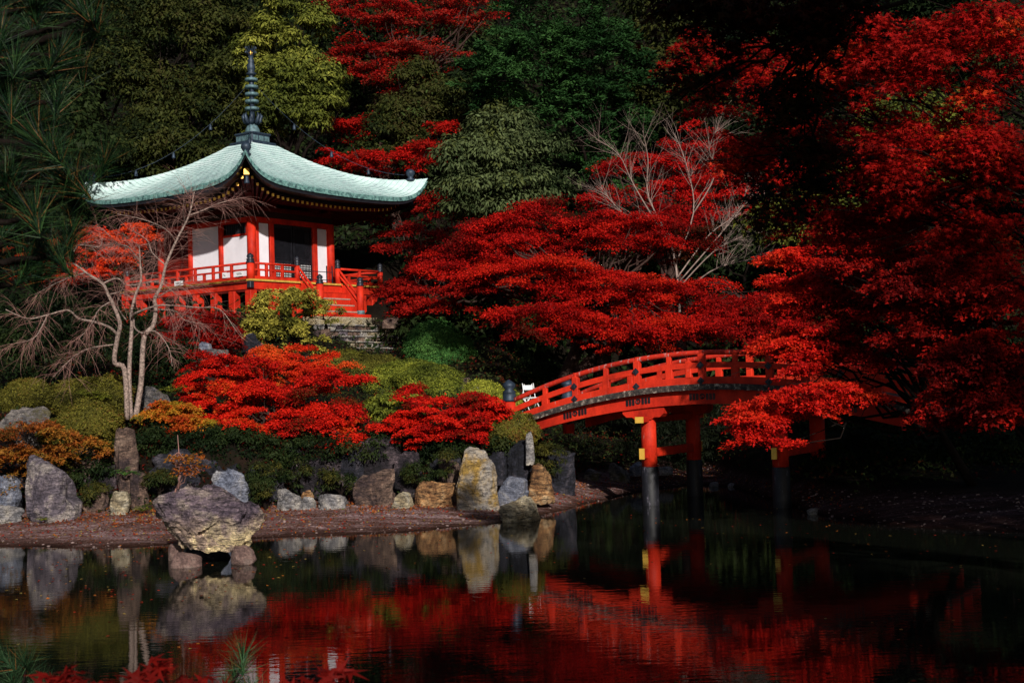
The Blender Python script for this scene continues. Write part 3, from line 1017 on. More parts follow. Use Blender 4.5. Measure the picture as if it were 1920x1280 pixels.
    MB().box(-1.6, 1.32, -4.62, -3.9, -.083, .0, .015).build('upper_slab', M['slab'], s)
    # steps
    st = empty('stone_steps', C0, math.pi / 2 - th, 'dark rubble stone steps climbing to the pavilion between green bushes', 'steps')
    mats = [ROCKS['brown'], ROCKS['shade'], ROCKS['purple'], ROCKS['cream'], ROCKS['grey'], ROCKS['brown']]
    rs = np.random.RandomState(4)
    for k in range(8):
        z1 = -.30 - k * .205
        y = -4.95 - k * .36
        x = -1.9 - .05 * k
        while x < 1.5 + .34 * k:
            w = .25 + rs.rand() * .38
            d = rs.rand() * .06
            ht = rs.rand() * .03
            MB().box(x, x + w - .03, y - .2 - d, y + .25, z1 - .30, z1 - ht - .03, .02).build('stone', mats[min(5, int(rs.rand() ** 1.2 * 6))], st)
            MB().box(x - .01, x + w - .03, y - .26 - d, y + .2, z1 - ht - .028, z1 - ht + .02, .012).build('tread_stone', ROCKS['cream'] if rs.rand() < .35 else ROCKS['grey'], st)
            x += w
    return root


build_pavilion()


# ------------------------------------------------------------------ bridge
def build_bridge():
    O = np.array([2.63, 27.5])
    e = np.array([.8643, -.503])
    ang = math.atan2(e[1], e[0])
    root = empty('arched_bridge', (O[0], O[1], 0), ang, 'vermilion arched footbridge with low railings over the dark pond', 'bridge')
    W = 2.25                                    # local y runs away from the viewer
    S0, S1, SC = -3.0, 5.75, 1.3

    def arch(top, kl, kr):
        return lambda s: top - (kl if s < SC else kr) * (s - SC) ** 2
    rail = arch(2.96, .046, .031)
    mid = arch(2.72, .044, .034)
    sill = arch(2.42, .0385, .034)
    deck = arch(2.36, .0385, .034)
    girb = arch(1.97, .034, .034)

    def strip(f0, f1, y0, y1, s0, s1, n=44):
        """curved beam: bottom f0(s), top f1(s)"""
        mb = MB()
        vs, fs = [], []
        for i in range(n + 1):
            s = s0 + (s1 - s0) * i / n
            vs += [(s, y0, f0(s)), (s, y1, f0(s)), (s, y1, f1(s)), (s, y0, f1(s))]
        for i in range(n):
            a = 4 * i
            for k in range(4):
                fs.append((a + k, a + 4 + k, a + 4 + (k + 1) % 4, a + (k + 1) % 4))
        fs += [(0, 1, 2, 3), (4 * n + 3, 4 * n + 2, 4 * n + 1, 4 * n)]
        return mb.add(vs, fs)
    for side, y in ((0, -.17), (1, W + .17)):
        sg = -1 if side == 0 else 1
        strip(lambda s: sill(s) - .07, lambda s: sill(s) + .075, y - .07, y + .07, S0, S1).build('sill_rail', M['redold'], root)
        strip(lambda s: mid(s) - .055, lambda s: mid(s) + .055, y - .045, y + .045, S0, S1).build('middle_rail', M['redold'], root)
        pts = [(S0 + (S1 - S0) * i / 40, y, rail(S0 + (S1 - S0) * i / 40)) for i in range(41)]
        MB().tube(pts, .05, 10).build('top_rail', M['rail_top'], root, True)
        posts = [-1.48, -.1, 1.27, 2.63, 4.0, 5.3]
        for s in posts:
            p = MB().box(s - .065, s + .065, y - .065, y + .065, sill(s) + .05, rail(s) - .03, .01).build('rail_post', M['redold'], root)
            for z in (mid(s), sill(s)):
                d = .075
                yy = y + sg * .075
                MB().add([(s - d, yy, z), (s, yy, z - d), (s + d, yy, z), (s, yy, z + d), (s - d, yy + sg * .012, z), (s, yy + sg * .012, z - d), (s + d, yy + sg * .012, z), (s, yy + sg * .012, z + d)],
                         [(0, 1, 2, 3), (7, 6, 5, 4), (0, 4, 5, 1), (1, 5, 6, 2), (2, 6, 7, 3), (3, 7, 4, 0)]).lathe([(0.03, -.03), (.03, .03)], 6, (s, yy, z)).build('diamond_plate', M['iron'], p)
            MB().lathe([(.055, -.06), (.058, .06)], 10, (s, y, rail(s) - .01)).build('rail_band', M['redold'], p)
        for a, b in zip([S0 + .1] + posts, posts + [S1]):
            s = (a + b) / 2
            MB().box(s - .075, s + .075, y - .05, y + .05, sill(s) + .05, mid(s) - .03, .01).build('rail_block', M['redold'], root)
            if b - a > 1.2:
                MB().box(s - .05, s + .05, y - .04, y + .04, mid(s) + .04, rail(s) - .03, .01).build('rail_block', M['redold'], root)
        # newel at the island end
        for s in (S0 - .05,):
            zt = rail(s)
            p = MB().lathe([(.13, zt - .75), (.13, zt + .02)], 16, (s, y, 0)).build('newel_post', M['red'], root, True)
            MB().lathe([(.15, 0), (.15, .05), (.13, .07), (.14, .14), (.13, .18), (.145, .2), (.08, .25), (.14, .31), (.13, .37), (.05, .43), (0, .46)], 16, (s, y, zt + .02)).build('post_cap', M['bronze'], p, True)
        # girder and emblems
        yg = y + (0.06 if side == 0 else -.06)
        strip(girb, lambda s: deck(s) - .11, yg - .09, yg + .09, S0 + .45, S1 - .3).build('girder', M['red'], root)
        strip(lambda s: deck(s) - .115, lambda s: deck(s) + .0, y - .17, y + .10, S0, S1).build('deck_edge', M['lichen'], root)
        for s in [-1.5, -.09, 1.27, 2.63, 4.0]:
            z = (girb(s) + deck(s) - .11) / 2 + .01
            sl = -2 * (.036) * (s - SC)
            em = MB()
            for k in (-3, -2, -1, 1, 2, 3):
                o = k * .068 + (.035 if k > 0 else -.035)
                for dd in (-.014, .014):
                    em.bar((s + o + dd, yg + sg * .096, z + sl * o - .06), (s + o + dd, yg + sg * .096, z + sl * o + .055), .018, .016)
                em.bar((s + o - .016, yg + sg * .096, z + sl * o - .062), (s + o + .016, yg + sg * .096, z + sl * o - .062), .012, .014)
            ring = [(s + .045 * math.cos(a), yg + sg * .096, z + .045 * math.sin(a)) for a in np.linspace(0, 2 * math.pi, 13)]
            em.tube(ring, .014, 5)
            em.tube([(s + .018, yg + sg * .096, z + .03), (s - .016, yg + sg * .096, z + .018), (s + .012, yg + sg * .096, z - .012), (s - .018, yg + sg * .096, z - .03)], .008, 5)
            em.build('emblem', M['black'], root)
    # deck planks
    n = 36
    for k in range(n):
        s0 = S0 + (S1 - S0) * k / n
        s1 = S0 + (S1 - S0) * (k + 1) / n - .012
        vs = [(s0, -.1, deck(s0) - .07), (s1, -.1, deck(s1) - .07), (s1, W + .1, deck(s1) - .07), (s0, W + .1, deck(s0) - .07), (s0, -.1, deck(s0) - .01), (s1, -.1, deck(s1) - .01), (s1, W + .1, deck(s1) - .01), (s0, W + .1, deck(s0) - .01)]
        MB().add(vs, [(0, 3, 2, 1), (4, 5, 6, 7), (0, 1, 5, 4), (1, 2, 6, 5), (2, 3, 7, 6), (3, 0, 4, 7)]).build('plank', M['lichen'], root)
    # piers
    for s in (0.02, 2.72):
        zt = girb(s)
        for y in (0.0, W):
            p = MB().lathe([(.155, .74), (.15, zt - .12)], 20, (s, y, 0)).build('pile', M['redold'], root, True)
            MB().lathe([(.175, -.8), (.172, .03), (.17, .74), (.155, .76)], 20, (s, y, 0)).build('pile_sleeve', M['sleeve'], p, True)
            # bolster, cloud-shaped ends
            vs = []
            prof = [(-.46, .13), (-.44, .02), (-.36, -.05), (-.24, -.05), (-.17, -.10), (.17, -.10), (.24, -.05), (.36, -.05), (.44, .02), (.46, .13)]
            o = -.04
            for yy in (y - .15, y + .15):
                vs += [(s + o + a, yy, zt - .13 + b + .0) for a, b in prof]
            m = len(prof)
            fs = [tuple(range(m)), tuple(range(2 * m - 1, m - 1, -1))] + [(k, m + k, m + (k + 1) % m, (k + 1) % m) for k in range(m)]
            MB().add(vs, fs).build('bolster', M['red'], root)
            sg = -1 if y == 0 else 1
            MB().box(s - .08, s + .08, min(y, y + sg * .41), max(y, y + sg * .41), zt - .28, zt - .17, .01).build('cross_beam_end', M['red'], root)
            MB().box(s - .085, s + .085, min(y + sg * .40, y + sg * .43), max(y + sg * .40, y + sg * .43), zt - .285, zt - .165).build('gold_cap', M['gold'], root)
            MB().box(s - .045, s + .045, min(y, y + sg * .33), max(y, y + sg * .34), .93, 1.12, .01).build('tie_beam_end', M['red'], root)
            MB().box(s - .05, s + .05, min(y + sg * .32, y + sg * .36), max(y + sg * .32, y + sg * .36), .92, 1.13).build('gold_cap', M['gold'], root)
        MB().box(s - .09, s + .09, .1, W - .1, zt - .29, zt - .15, .01).build('cross_beam', M['red'], root)
        MB().box(s - .06, s + .06, .12, W - .12, .94, 1.11, .01).build('tie_beam', M['redold'], root)
    return root


build_bridge()


# ------------------------------------------------------------------ rocks
def ico(level):
    bm = bmesh.new()
    bmesh.ops.create_icosphere(bm, subdivisions=level, radius=1.0)
    bm.verts.index_update()
    V = np.array([v.co[:] for v in bm.verts])
    F = np.array([[v.index for v in f.verts] for f in bm.faces])
    bm.free()
    return V, F


ICO = {k: ico(k) for k in (4, 5, 7)}


def rock(label, x0, x1, y0, y1, D, mat, seed, depth=0.8, level=5, name='rock', cat='rock', shape=None, rough=0.06, group=None, sink=0.12, lean=0.0, taper=0.0, cuts=11):
    rs = np.random.RandomState(seed)
    V, F = ICO[level]
    d = V
    nn = nrm(rs.randn(cuts, 3))
    dd = 0.50 + 0.42 * rs.rand(cuts)
    q = np.maximum(d @ nn.T, 1e-3)
    r = dd[None] / q
    r = np.minimum(r, 1.15)
    r = -np.log(np.exp(-r * 34).sum(1) / 1.0) / 34 + 0.04
    P = d * r[:, None]
    P = P * (1 + rough * 3.0 * fbm(d * 1.3 + seed, 3, seed))[:, None]
    cp = nrm(rs.randn(34, 3))                   # broken facets: every cell is a slightly tilted plane of its own
    near = np.argmax(d @ cp.T + 0.05 * fbm(d * 3 + seed, 3, seed + 2)[:, None], 1)
    gr = rs.randn(34, 3) * 0.30
    off = rs.rand(34) * 0.16
    P = P * (1 + (off[near] - 0.08 + ((d - cp[near]) * gr[near]).sum(1)) * (rough / 0.05) * 0.55)[:, None]
    st = nrm(np.array([[0.25 + 0.3 * rs.randn(), 0.2, 1.0]]))
    h = (P * st).sum(1)
    lay = fbm(np.stack([P[:, 0] * 0.8, P[:, 1] * 0.8, h * 6], 1) + seed, 4, seed + 3, True)
    P = P + d * (rough * (1.1 * lay + 0.9 * fbm(d * 6 + seed, 4, seed + 8, True)))[:, None]
    if shape == 'boulder':                      # overhanging: wide shoulder, undercut foot
        z = P[:, 2]
        k = np.interp(z, [-1, -.75, -.4, 0.0, .5, 1.0], [.74, .90, 1.0, 1.03, .92, .55])
        P[:, 0] *= k
        P[:, 2] = np.maximum(P[:, 2], -0.60 + 0.10 * fbm(d * 4, 3, 5)) - .12 * P[:, 0]
    if shape is None:                           # settle: a broad foot, bedded in
        P[:, 2] = np.maximum(P[:, 2], -0.42 + 0.08 * fbm(d * 3, 2, seed + 1))
        P[:, :2] *= (1 + 0.10 * np.clip(-P[:, 2:3], 0, 1))
        tl = np.clip(rs.randn(2) * 0.15, -0.2, 0.2)                 # a broken, tilted top instead of a point
        top = 0.50 + 0.14 * rs.rand() + tl[0] * P[:, 0] + tl[1] * P[:, 1] + 0.07 * fbm(d * 4, 3, seed + 4)
        P[:, 2] = np.where(P[:, 2] > top, top + 0.22 * (P[:, 2] - top), P[:, 2])
    if shape == 'flat':
        P[:, 2] = np.clip(P[:, 2], -0.5, 0.55 + 0.05 * fbm(d * 3, 2, seed + 1))
    if taper: P[:, :2] *= (1 - taper * P[:, 2:3])
    P[:, 0] += lean * P[:, 2]
    k = D / FPX
    c = at((x0 + x1) / 2, (y0 + y1) / 2, D)
    w, hh = (x1 - x0) * k, (y1 - y0) * k
    P = (P - P.min(0)) / (P.max(0) - P.min(0)) - 0.5
    P = P * np.array([w, w * depth, hh * (1 + sink)])
    P[:, 2] -= hh * sink / 2
    base = np.array([c[0], c[1], c[2] - hh / 2])
    P = P + (c - base)
    me = np_mesh('rock', P, F, 3)
    return link(name, me, ROCKS[mat], None, False, loc=base, label=label, cat=cat, group=group)


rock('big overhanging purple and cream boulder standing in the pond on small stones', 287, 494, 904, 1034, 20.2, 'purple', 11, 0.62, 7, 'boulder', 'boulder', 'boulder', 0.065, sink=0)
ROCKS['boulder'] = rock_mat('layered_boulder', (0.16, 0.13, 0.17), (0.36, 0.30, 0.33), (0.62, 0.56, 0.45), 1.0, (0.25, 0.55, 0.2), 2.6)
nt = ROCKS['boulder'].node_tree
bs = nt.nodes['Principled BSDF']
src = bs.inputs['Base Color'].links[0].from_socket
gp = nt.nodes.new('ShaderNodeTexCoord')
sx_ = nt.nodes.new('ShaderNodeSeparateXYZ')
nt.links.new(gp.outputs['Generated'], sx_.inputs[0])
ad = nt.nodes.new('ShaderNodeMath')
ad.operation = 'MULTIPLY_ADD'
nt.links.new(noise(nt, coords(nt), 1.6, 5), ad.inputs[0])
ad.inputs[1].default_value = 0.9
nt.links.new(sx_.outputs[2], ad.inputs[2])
sun_tint = ramp(nt, ad.outputs[0], [(0.72, (2.1, 1.9, 1.35)), (1.0, (0.75, 0.68, 0.78))])  # sunlit lower front and dimmer top painted into the colour by height
nt.links.new(mix(nt, 1.0, src, sun_tint, 'MULTIPLY'), bs.inputs['Base Color'])
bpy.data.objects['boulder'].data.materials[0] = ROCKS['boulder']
rock('rounded pink stone under the left of the boulder, at the waterline', 322, 380, 1034, 1064, 19.8, 'pinkish', 21, 0.9, 4, 'stone', 'stone', rough=0.02, sink=.3)
rock('small purple stone tucked behind the pink one under the boulder', 314, 346, 1018, 1044, 20.6, 'pinkish', 22, 0.9, 4, 'stone', 'stone', rough=0.02, sink=.3)
rock('flat pinkish stone under the right side of the boulder', 432, 482, 1020, 1050, 19.9, 'pinkish', 23, 0.9, 4, 'stone', 'stone', rough=0.02, sink=.3)
rock('dark stone in the shadow beneath the middle of the boulder', 345, 440, 1012, 1048, 20.7, 'dark', 24, 0.6, 4, 'stone', 'stone', rough=0.03, sink=.3)
RL = [
    ('tall rounded purple grey rock by the left shore', 42, 152, 852, 978, 25.6, 'purple', 31, .7, .05),
    ('lichened grey rock behind orange shrubs at the far left', 0, 102, 762, 862, 27.4, 'mossy', 32, .7, .04),
    ('blue grey rock at the left edge above a pale flat one', -25, 40, 890, 952, 26.2, 'blue', 33, .8, .06),
    ('low pale brown rock at the left edge on the mud', -30, 42, 945, 978, 25.6, 'grey', 34, .8, .06),
    ('small white rock on the mud left of the boulder', 202, 246, 920, 962, 25.7, 'cream', 35, .8, .05),
    ('reddish brown upright rock behind the boulder', 244, 280, 880, 952, 26.0, 'brown', 36, .8, .06),
    ('dark knobbly rock low in the bank behind small ferns', 150, 205, 905, 962, 26.2, 'brown', 37, .8, .06),
    ('large dark slate rock behind the boulder sapling', 268, 400, 840, 955, 26.6, 'dark', 38, .6, .06),
    ('sloping dark blue rock right of the slate rock', 350, 450, 858, 955, 26.8, 'dark', 39, .6, .06),
    ('grey triangular rock rising behind the boulder', 395, 472, 878, 958, 26.1, 'blue', 40, .6, .06),
    ('flat-topped dark stone post under the bare tree', 216, 260, 800, 925, 26.3, 'brown', 41, .9, .05),
    ('grey rock beside the foot of the bare tree', 262, 320, 723, 770, 28.5, 'mossy', 42, .8, .05),
    ('pale grey angular rock standing left of a row on the mud', 516, 570, 916, 962, 26.0, 'grey', 43, .8, .05),
    ('smallest pale rock wedged in the row on the mud', 566, 594, 930, 960, 26.0, 'grey', 44, .8, .05),
    ('ochre capped stone behind the smallest pale rock', 562, 590, 918, 940, 26.3, 'ochre', 61, .8, .05),
    ('low wide pale rock right of the smallest one', 594, 657, 925, 956, 26.0, 'grey', 45, .8, .05),
    ('tall square brown rock with ochre foot', 662, 742, 878, 956, 26.3, 'brown', 46, .7, .05),
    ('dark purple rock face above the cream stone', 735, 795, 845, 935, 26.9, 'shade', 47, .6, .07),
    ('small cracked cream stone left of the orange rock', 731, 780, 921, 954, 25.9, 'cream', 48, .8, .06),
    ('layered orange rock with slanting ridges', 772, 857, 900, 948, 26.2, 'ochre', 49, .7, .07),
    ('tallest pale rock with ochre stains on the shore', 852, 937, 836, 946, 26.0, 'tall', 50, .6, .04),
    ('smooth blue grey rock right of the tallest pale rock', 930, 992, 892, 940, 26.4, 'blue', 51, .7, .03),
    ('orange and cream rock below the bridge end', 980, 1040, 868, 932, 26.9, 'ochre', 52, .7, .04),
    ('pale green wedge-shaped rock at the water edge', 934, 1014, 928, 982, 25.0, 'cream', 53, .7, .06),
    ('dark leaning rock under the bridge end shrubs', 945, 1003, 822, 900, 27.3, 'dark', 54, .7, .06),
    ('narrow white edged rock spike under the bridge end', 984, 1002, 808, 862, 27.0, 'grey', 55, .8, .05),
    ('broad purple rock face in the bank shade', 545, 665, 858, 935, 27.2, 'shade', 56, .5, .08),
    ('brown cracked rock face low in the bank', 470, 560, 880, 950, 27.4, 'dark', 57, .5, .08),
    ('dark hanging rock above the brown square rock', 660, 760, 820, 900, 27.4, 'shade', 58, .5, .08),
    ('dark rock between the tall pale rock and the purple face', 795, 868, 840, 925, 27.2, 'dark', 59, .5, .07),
    ('mossy flat rock in the garden under the bare twigs', 362, 440, 654, 694, 34.0, 'mossy', 62, .8, .05),
    ('pale small rock above the mossy flat rock', 372, 400, 640, 662, 36.0, 'blue', 63, .8, .05),
    ('dark upright rock left of the yellow bush', 446, 500, 625, 690, 38.0, 'dark', 64, .8, .05),
    ('dark rock under the yellow bush by the steps', 572, 622, 616, 660, 43.0, 'brown', 65, .7, .06),
    ('little dark rock at the top of the steps right side', 716, 748, 592, 612, 45.0, 'brown', 66, .8, .05),
    ('small round grey stone between bushes near the bridge', 876, 900, 716, 736, 33.0, 'blue', 67, .9, .03),
    ('low brown stone beside the garden path stone', 860, 884, 708, 728, 34.0, 'brown', 68, .9, .03),
    ('flat tan stone on the dark mud between the piers', 1343, 1384, 879, 896, 34.0, 'cream', 70, .8, .03),
    ('small grey stone left below the flat tan stone', 1328, 1348, 903, 914, 31.8, 'grey', 71, .8, .03),
    ('small pale stone right below the flat tan stone', 1364, 1380, 905, 912, 31.6, 'grey', 72, .8, .03),
    ('mottled rock in the shade left of the near pier', 1140, 1182, 866, 898, 32.0, 'mossy', 73, .8, .06),
    ('bluish rock just left of the near pier in shade', 1180, 1206, 866, 888, 32.5, 'blue', 74, .8, .06),
    ('dark low rock on the far bank under the bridge', 1088, 1128, 878, 902, 31.5, 'mossy', 75, .8, .06),
    ('rock seen between the two near pier columns', 1232, 1262, 874, 888, 33.0, 'grey', 76, .8, .04),
    ('white pebble at the tip of the right mud bank', 1512, 1534, 952, 962, 24.6, 'grey', 77, .8, .03),
    ('bluish rock on the dark right bank', 1762, 1808, 908, 948, 25.0, 'blue', 78, .8, .06),
    ('grey rock right of the bluish one on the right bank', 1814, 1850, 908, 945, 25.0, 'purple', 79, .8, .06),
    ('dark rock at the left of the right bank', 1690, 1745, 905, 950, 25.5, 'purple', 80, .8, .06),
    ('rock at the right edge on the dark bank', 1880, 1930, 900, 950, 25.0, 'blue', 81, .8, .06),
    ('dim rock behind the second pier on the right bank', 1600, 1660, 880, 925, 27.0, 'dark', 82, .8, .06),
]
k_ = 0
BL = ['dark bank rock between the tall left rock and the small white rock', 'brown bank rock under the rusty azalea', 'dark bank rock above and right of the boulder top', 'dark bank rock left of the pale grey angular rock',
      'purple bank rock above the low wide pale rock', 'dark bank rock beneath the lowest crimson maple leaves', 'highest purple bank rock under the scarlet maple', 'purple bank rock directly over the small cream stone',
      'brown bank rock touching the left of the tallest pale rock', 'dark bank rock above the smooth blue grey rock', 'brown bank rock half hidden by the boulder shoulder', 'dark high bank rock over the left end of the pale row',
      'dark bank rock under the rust shrub at the far left', 'dark rock on the mud just right of the orange and cream rock']
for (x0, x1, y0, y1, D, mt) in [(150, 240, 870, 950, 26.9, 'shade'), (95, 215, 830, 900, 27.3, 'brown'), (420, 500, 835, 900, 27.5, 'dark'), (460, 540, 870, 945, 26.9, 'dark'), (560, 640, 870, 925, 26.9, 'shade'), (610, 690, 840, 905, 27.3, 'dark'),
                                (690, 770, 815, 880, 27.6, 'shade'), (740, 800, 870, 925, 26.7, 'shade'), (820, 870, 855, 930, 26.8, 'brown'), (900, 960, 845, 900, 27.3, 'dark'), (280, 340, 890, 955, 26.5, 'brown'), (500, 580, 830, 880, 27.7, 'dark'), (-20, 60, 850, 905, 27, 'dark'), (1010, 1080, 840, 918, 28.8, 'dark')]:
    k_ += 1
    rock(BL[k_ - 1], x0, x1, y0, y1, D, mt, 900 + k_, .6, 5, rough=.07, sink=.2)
for (lab, x0, x1, y0, y1, D, mt, sd, dp, rg) in RL:
    shp = 'flat' if 'flat-topped' in lab else None
    sm = (x1 - x0) < 45
    o = rock(lab, x0, x1, y0, y1, D, mt, sd, dp, 4 if sm else 5, rough=rg, shape=shp, sink=.22, taper=.0)

# ------------------------------------------------------------------ garden plants
RED = [(0.22, 0.003, 0.004), (0.46, 0.008, 0.006), (0.66, 0.020, 0.008), (0.56, 0.012, 0.006)]
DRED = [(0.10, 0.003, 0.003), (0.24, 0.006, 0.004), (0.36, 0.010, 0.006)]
ORED = [(0.42, 0.010, 0.005), (0.62, 0.030, 0.008), (0.70, 0.065, 0.012), (0.55, 0.13, 0.02)]
ORNG = [(0.28, 0.02, 0.006), (0.46, 0.08, 0.012), (0.42, 0.19, 0.018), (0.26, 0.22, 0.02)]
OLIVE = [(0.022, 0.022, 0.006), (0.065, 0.06, 0.011), (0.13, 0.12, 0.018), (0.12, 0.05, 0.015)]
LIME = [(0.02, 0.028, 0.005), (0.10, 0.12, 0.016), (0.30, 0.31, 0.035)]
YELL = [(0.04, 0.045, 0.010), (0.14, 0.13, 0.02), (0.36, 0.31, 0.05), (0.46, 0.36, 0.07)]
GREEN = [(0.012, 0.045, 0.012), (0.04, 0.12, 0.028), (0.11, 0.24, 0.055)]
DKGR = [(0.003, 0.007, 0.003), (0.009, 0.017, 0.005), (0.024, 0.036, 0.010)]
OLV2 = [(0.005, 0.009, 0.003), (0.014, 0.021, 0.006), (0.042, 0.048, 0.011), (0.03, 0.024, 0.008)]
YGRN = [(0.02, 0.03, 0.007), (0.09, 0.105, 0.017), (0.24, 0.24, 0.04)]
RUST = [(0.06, 0.045, 0.01), (0.22, 0.045, 0.010), (0.32, 0.12, 0.018), (0.09, 0.09, 0.015)]


def shrub(label, lobes, pal, seed, n=60, nleaf=150, cr=.16, leaf=.04, D=None, style='ball', cat='shrub', name='shrub', asp=.6, mat='leafg', shape='tri', stem=True, hollow=.88, **kw):
    a, CC = crown(lobes, n, nleaf, cr, leaf, pal, style, shape, asp, seed, hollow, **kw)
    l = lobes[0]
    b = at(l[0], l[1] + l[4], l[2])
    return plant(name, label, cat, b, a, CC, M[mat], M['bark'] if stem else None, .05, 5, crownname='foliage')


shrub('wide clipped azalea mound turning bronze left of the bare tree', [(150, 748, 28.5, 66, 38), (205, 742, 28.2, 45, 38), (180, 765, 28.0, 60, 34)], OLIVE, 101, 150, style='dome')
shrub('clipped bronze azalea behind at the far left', [(52, 742, 29.5, 48, 32), (25, 752, 29.4, 34, 26)], OLIVE, 102, 90, style='dome')
shrub('low rusty azalea below the clipped mound', [(165, 795, 27.4, 66, 36), (110, 812, 27.2, 40, 26)], OLIVE, 103, 110, style='dome')
shrub('olive clipped azalea in front of the stone steps', [(648, 690, 37.5, 50, 34), (708, 698, 37.3, 58, 32), (680, 708, 37.0, 70, 30)], OLIVE[:3] + [LIME[1]], 104, 170, cr=.16, style='dome')
shrub('large bright olive azalea mound below the steps', [(800, 716, 33.5, 66, 36), (735, 722, 34, 56, 38), (770, 700, 34.2, 60, 26), (840, 735, 33, 40, 26)], LIME, 105, 200, cr=.14, style='dome')
shrub('light green leafy shrub between the two red maples', [(742, 768, 29.5, 55, 28)], LIME, 106, 60, leaf=.07, nleaf=90)
shrub('yellow flecked clipped shrub by the bridge post', [(905, 742, 30.5, 38, 30), (942, 756, 30.3, 36, 28)], LIME + [YELL[1]], 107, 110, style='dome')
shrub('round olive shrub hanging over the rocks by the bridge end', [(955, 808, 27.8, 56, 36), (915, 800, 28, 30, 26)], OLIVE, 108, 110, style='dome')
shrub('dark green rounded bush right of the stone steps', [(822, 655, 39, 62, 50)], GREEN, 109, 190, cr=.17, leaf=.05, style='dome')
shrub('small dark bush in shadow behind the bridge post', [(1000, 705, 38, 60, 28)], DKGR, 110, 60, cr=.22)
shrub('layered yellow green bush covering the pavilion corner', [(530, 585, 42, 62, 42), (505, 625, 41.5, 50, 36), (570, 640, 41, 44, 28), (560, 570, 42, 34, 24)], YELL, 111, 80, 170, .28, .08, style='pad', flat=.35, hollow=.7)
shrub('small golden bush in front of the pavilion stairs', [(612, 588, 43, 30, 20), (600, 575, 43, 16, 12)], YELL, 112, 22, 110, .18, .07, style='pad', flat=.35)
shrub('rust and orange shrub trailing over the left bank', [(70, 838, 26.6, 90, 42), (20, 880, 26.4, 50, 40), (150, 850, 26.8, 60, 24)], RUST, 113, 110, 110, .2, .055, style='pad', mat='leaf')
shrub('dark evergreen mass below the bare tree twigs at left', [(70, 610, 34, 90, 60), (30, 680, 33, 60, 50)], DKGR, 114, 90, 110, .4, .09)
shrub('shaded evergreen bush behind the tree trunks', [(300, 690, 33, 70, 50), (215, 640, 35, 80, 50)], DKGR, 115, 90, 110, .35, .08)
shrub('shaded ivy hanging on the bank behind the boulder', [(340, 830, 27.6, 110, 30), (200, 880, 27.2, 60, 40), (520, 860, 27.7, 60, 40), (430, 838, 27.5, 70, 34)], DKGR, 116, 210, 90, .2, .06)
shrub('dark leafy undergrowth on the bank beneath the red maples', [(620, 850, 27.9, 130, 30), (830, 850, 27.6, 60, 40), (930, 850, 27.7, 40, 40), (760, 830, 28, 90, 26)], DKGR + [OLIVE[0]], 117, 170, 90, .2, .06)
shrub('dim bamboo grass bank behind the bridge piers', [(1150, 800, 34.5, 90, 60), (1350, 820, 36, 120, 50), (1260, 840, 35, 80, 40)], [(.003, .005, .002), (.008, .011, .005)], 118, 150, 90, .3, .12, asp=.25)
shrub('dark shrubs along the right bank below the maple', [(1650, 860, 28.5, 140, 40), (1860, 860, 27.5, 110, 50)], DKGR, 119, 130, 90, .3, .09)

for i, (px, py, D, rx, ry, lab) in enumerate([
        (180, 930, 26.1, 26, 18, 'small dark fern clump right of the tall left rock'), (300, 905, 26.0, 30, 20, 'dark leafy clump behind the boulder shoulder'),
        (498, 925, 26.0, 26, 24, 'dark leafy clump between the grey triangular rock and the pale row'), (500, 895, 26.6, 34, 26, 'shaded fern mass above the left of the pale row'),
        (640, 905, 26.5, 26, 20, 'dark ivy clump left of the square brown rock'), (790, 885, 26.4, 26, 26, 'dark ivy clump above the layered orange rock'),
        (838, 880, 26.2, 18, 34, 'ivy curtain left of the tallest pale rock'), (575, 895, 26.8, 50, 16, 'creeper draped over the purple rock face'),
        (120, 890, 26.9, 30, 26, 'dark leafy clump behind the tall left rock'), (1030, 860, 28, 30, 30, 'dark leafy clump below the bridge abutment')]):
    shrub(lab, [(px, py, D, rx, ry)], DKGR + [OLIVE[0], OLIVE[1]], 150 + i, 16, 110, cr=.13, leaf=.055, asp=.4)

# low red and golden maples
a, CC = crown([(420, 720, 28.8, 95, 55, .9), (395, 765, 28.2, 60, 36), (500, 765, 28.2, 90, 50), (610, 745, 28.8, 85, 50), (640, 790, 28.2, 60, 34), (450, 800, 27.9, 50, 16), (560, 800, 28, 60, 20), (650, 818, 27.9, 50, 16)], 135, 620, .34, .045, [(.07, .035, .008), (.20, .006, .004)] + RED[1:] + [(.55, .08, .012)], 'pad', 'tri', .75, 201, .5, .2)
plant('maple_shrub', 'wide low crimson maple on the bank left of centre', 'maple', at(520, 828, 28.4), a, CC, M['leaf'], M['barkred'], .07, 22, stems=3)
a, CC = crown([(530, 672, 30.5, 62, 34), (600, 700, 30, 60, 34), (560, 720, 29.6, 90, 36), (480, 690, 30.6, 40, 24)], 70, 500, .28, .042, ORED, 'pad', 'tri', .75, 202, .5, .22)
plant('maple_shrub', 'orange red maple rising behind the wide crimson one', 'maple', at(560, 760, 30.4), a, CC, M['leaf'], M['barkred'], .06, 14)
a, CC = crown([(740, 795, 27.6, 55, 22), (830, 785, 27.4, 90, 34), (890, 770, 27.6, 50, 30), (790, 815, 27.3, 60, 26), (870, 812, 27.3, 50, 22), (770, 745, 28, 22, 22), (900, 760, 27.8, 34, 20)], 90, 560, .26, .042, [(.10, .03, .008), (.22, .005, .004)] + RED[1:], 'pad', 'tri', .75, 203, .45, .2)
plant('maple_shrub', 'bright scarlet maple overhanging the rocks beside the bridge', 'maple', at(830, 858, 27.8), a, CC, M['leaf'], M['barkred'], .05, 18, stems=2)
a, CC = crown([(330, 770, 27.8, 50, 24), (360, 795, 27.5, 36, 16), (300, 790, 27.7, 40, 24)], 44, 260, .22, .05, ORNG, 'pad', 'tri', .75, 204, .4, .22)
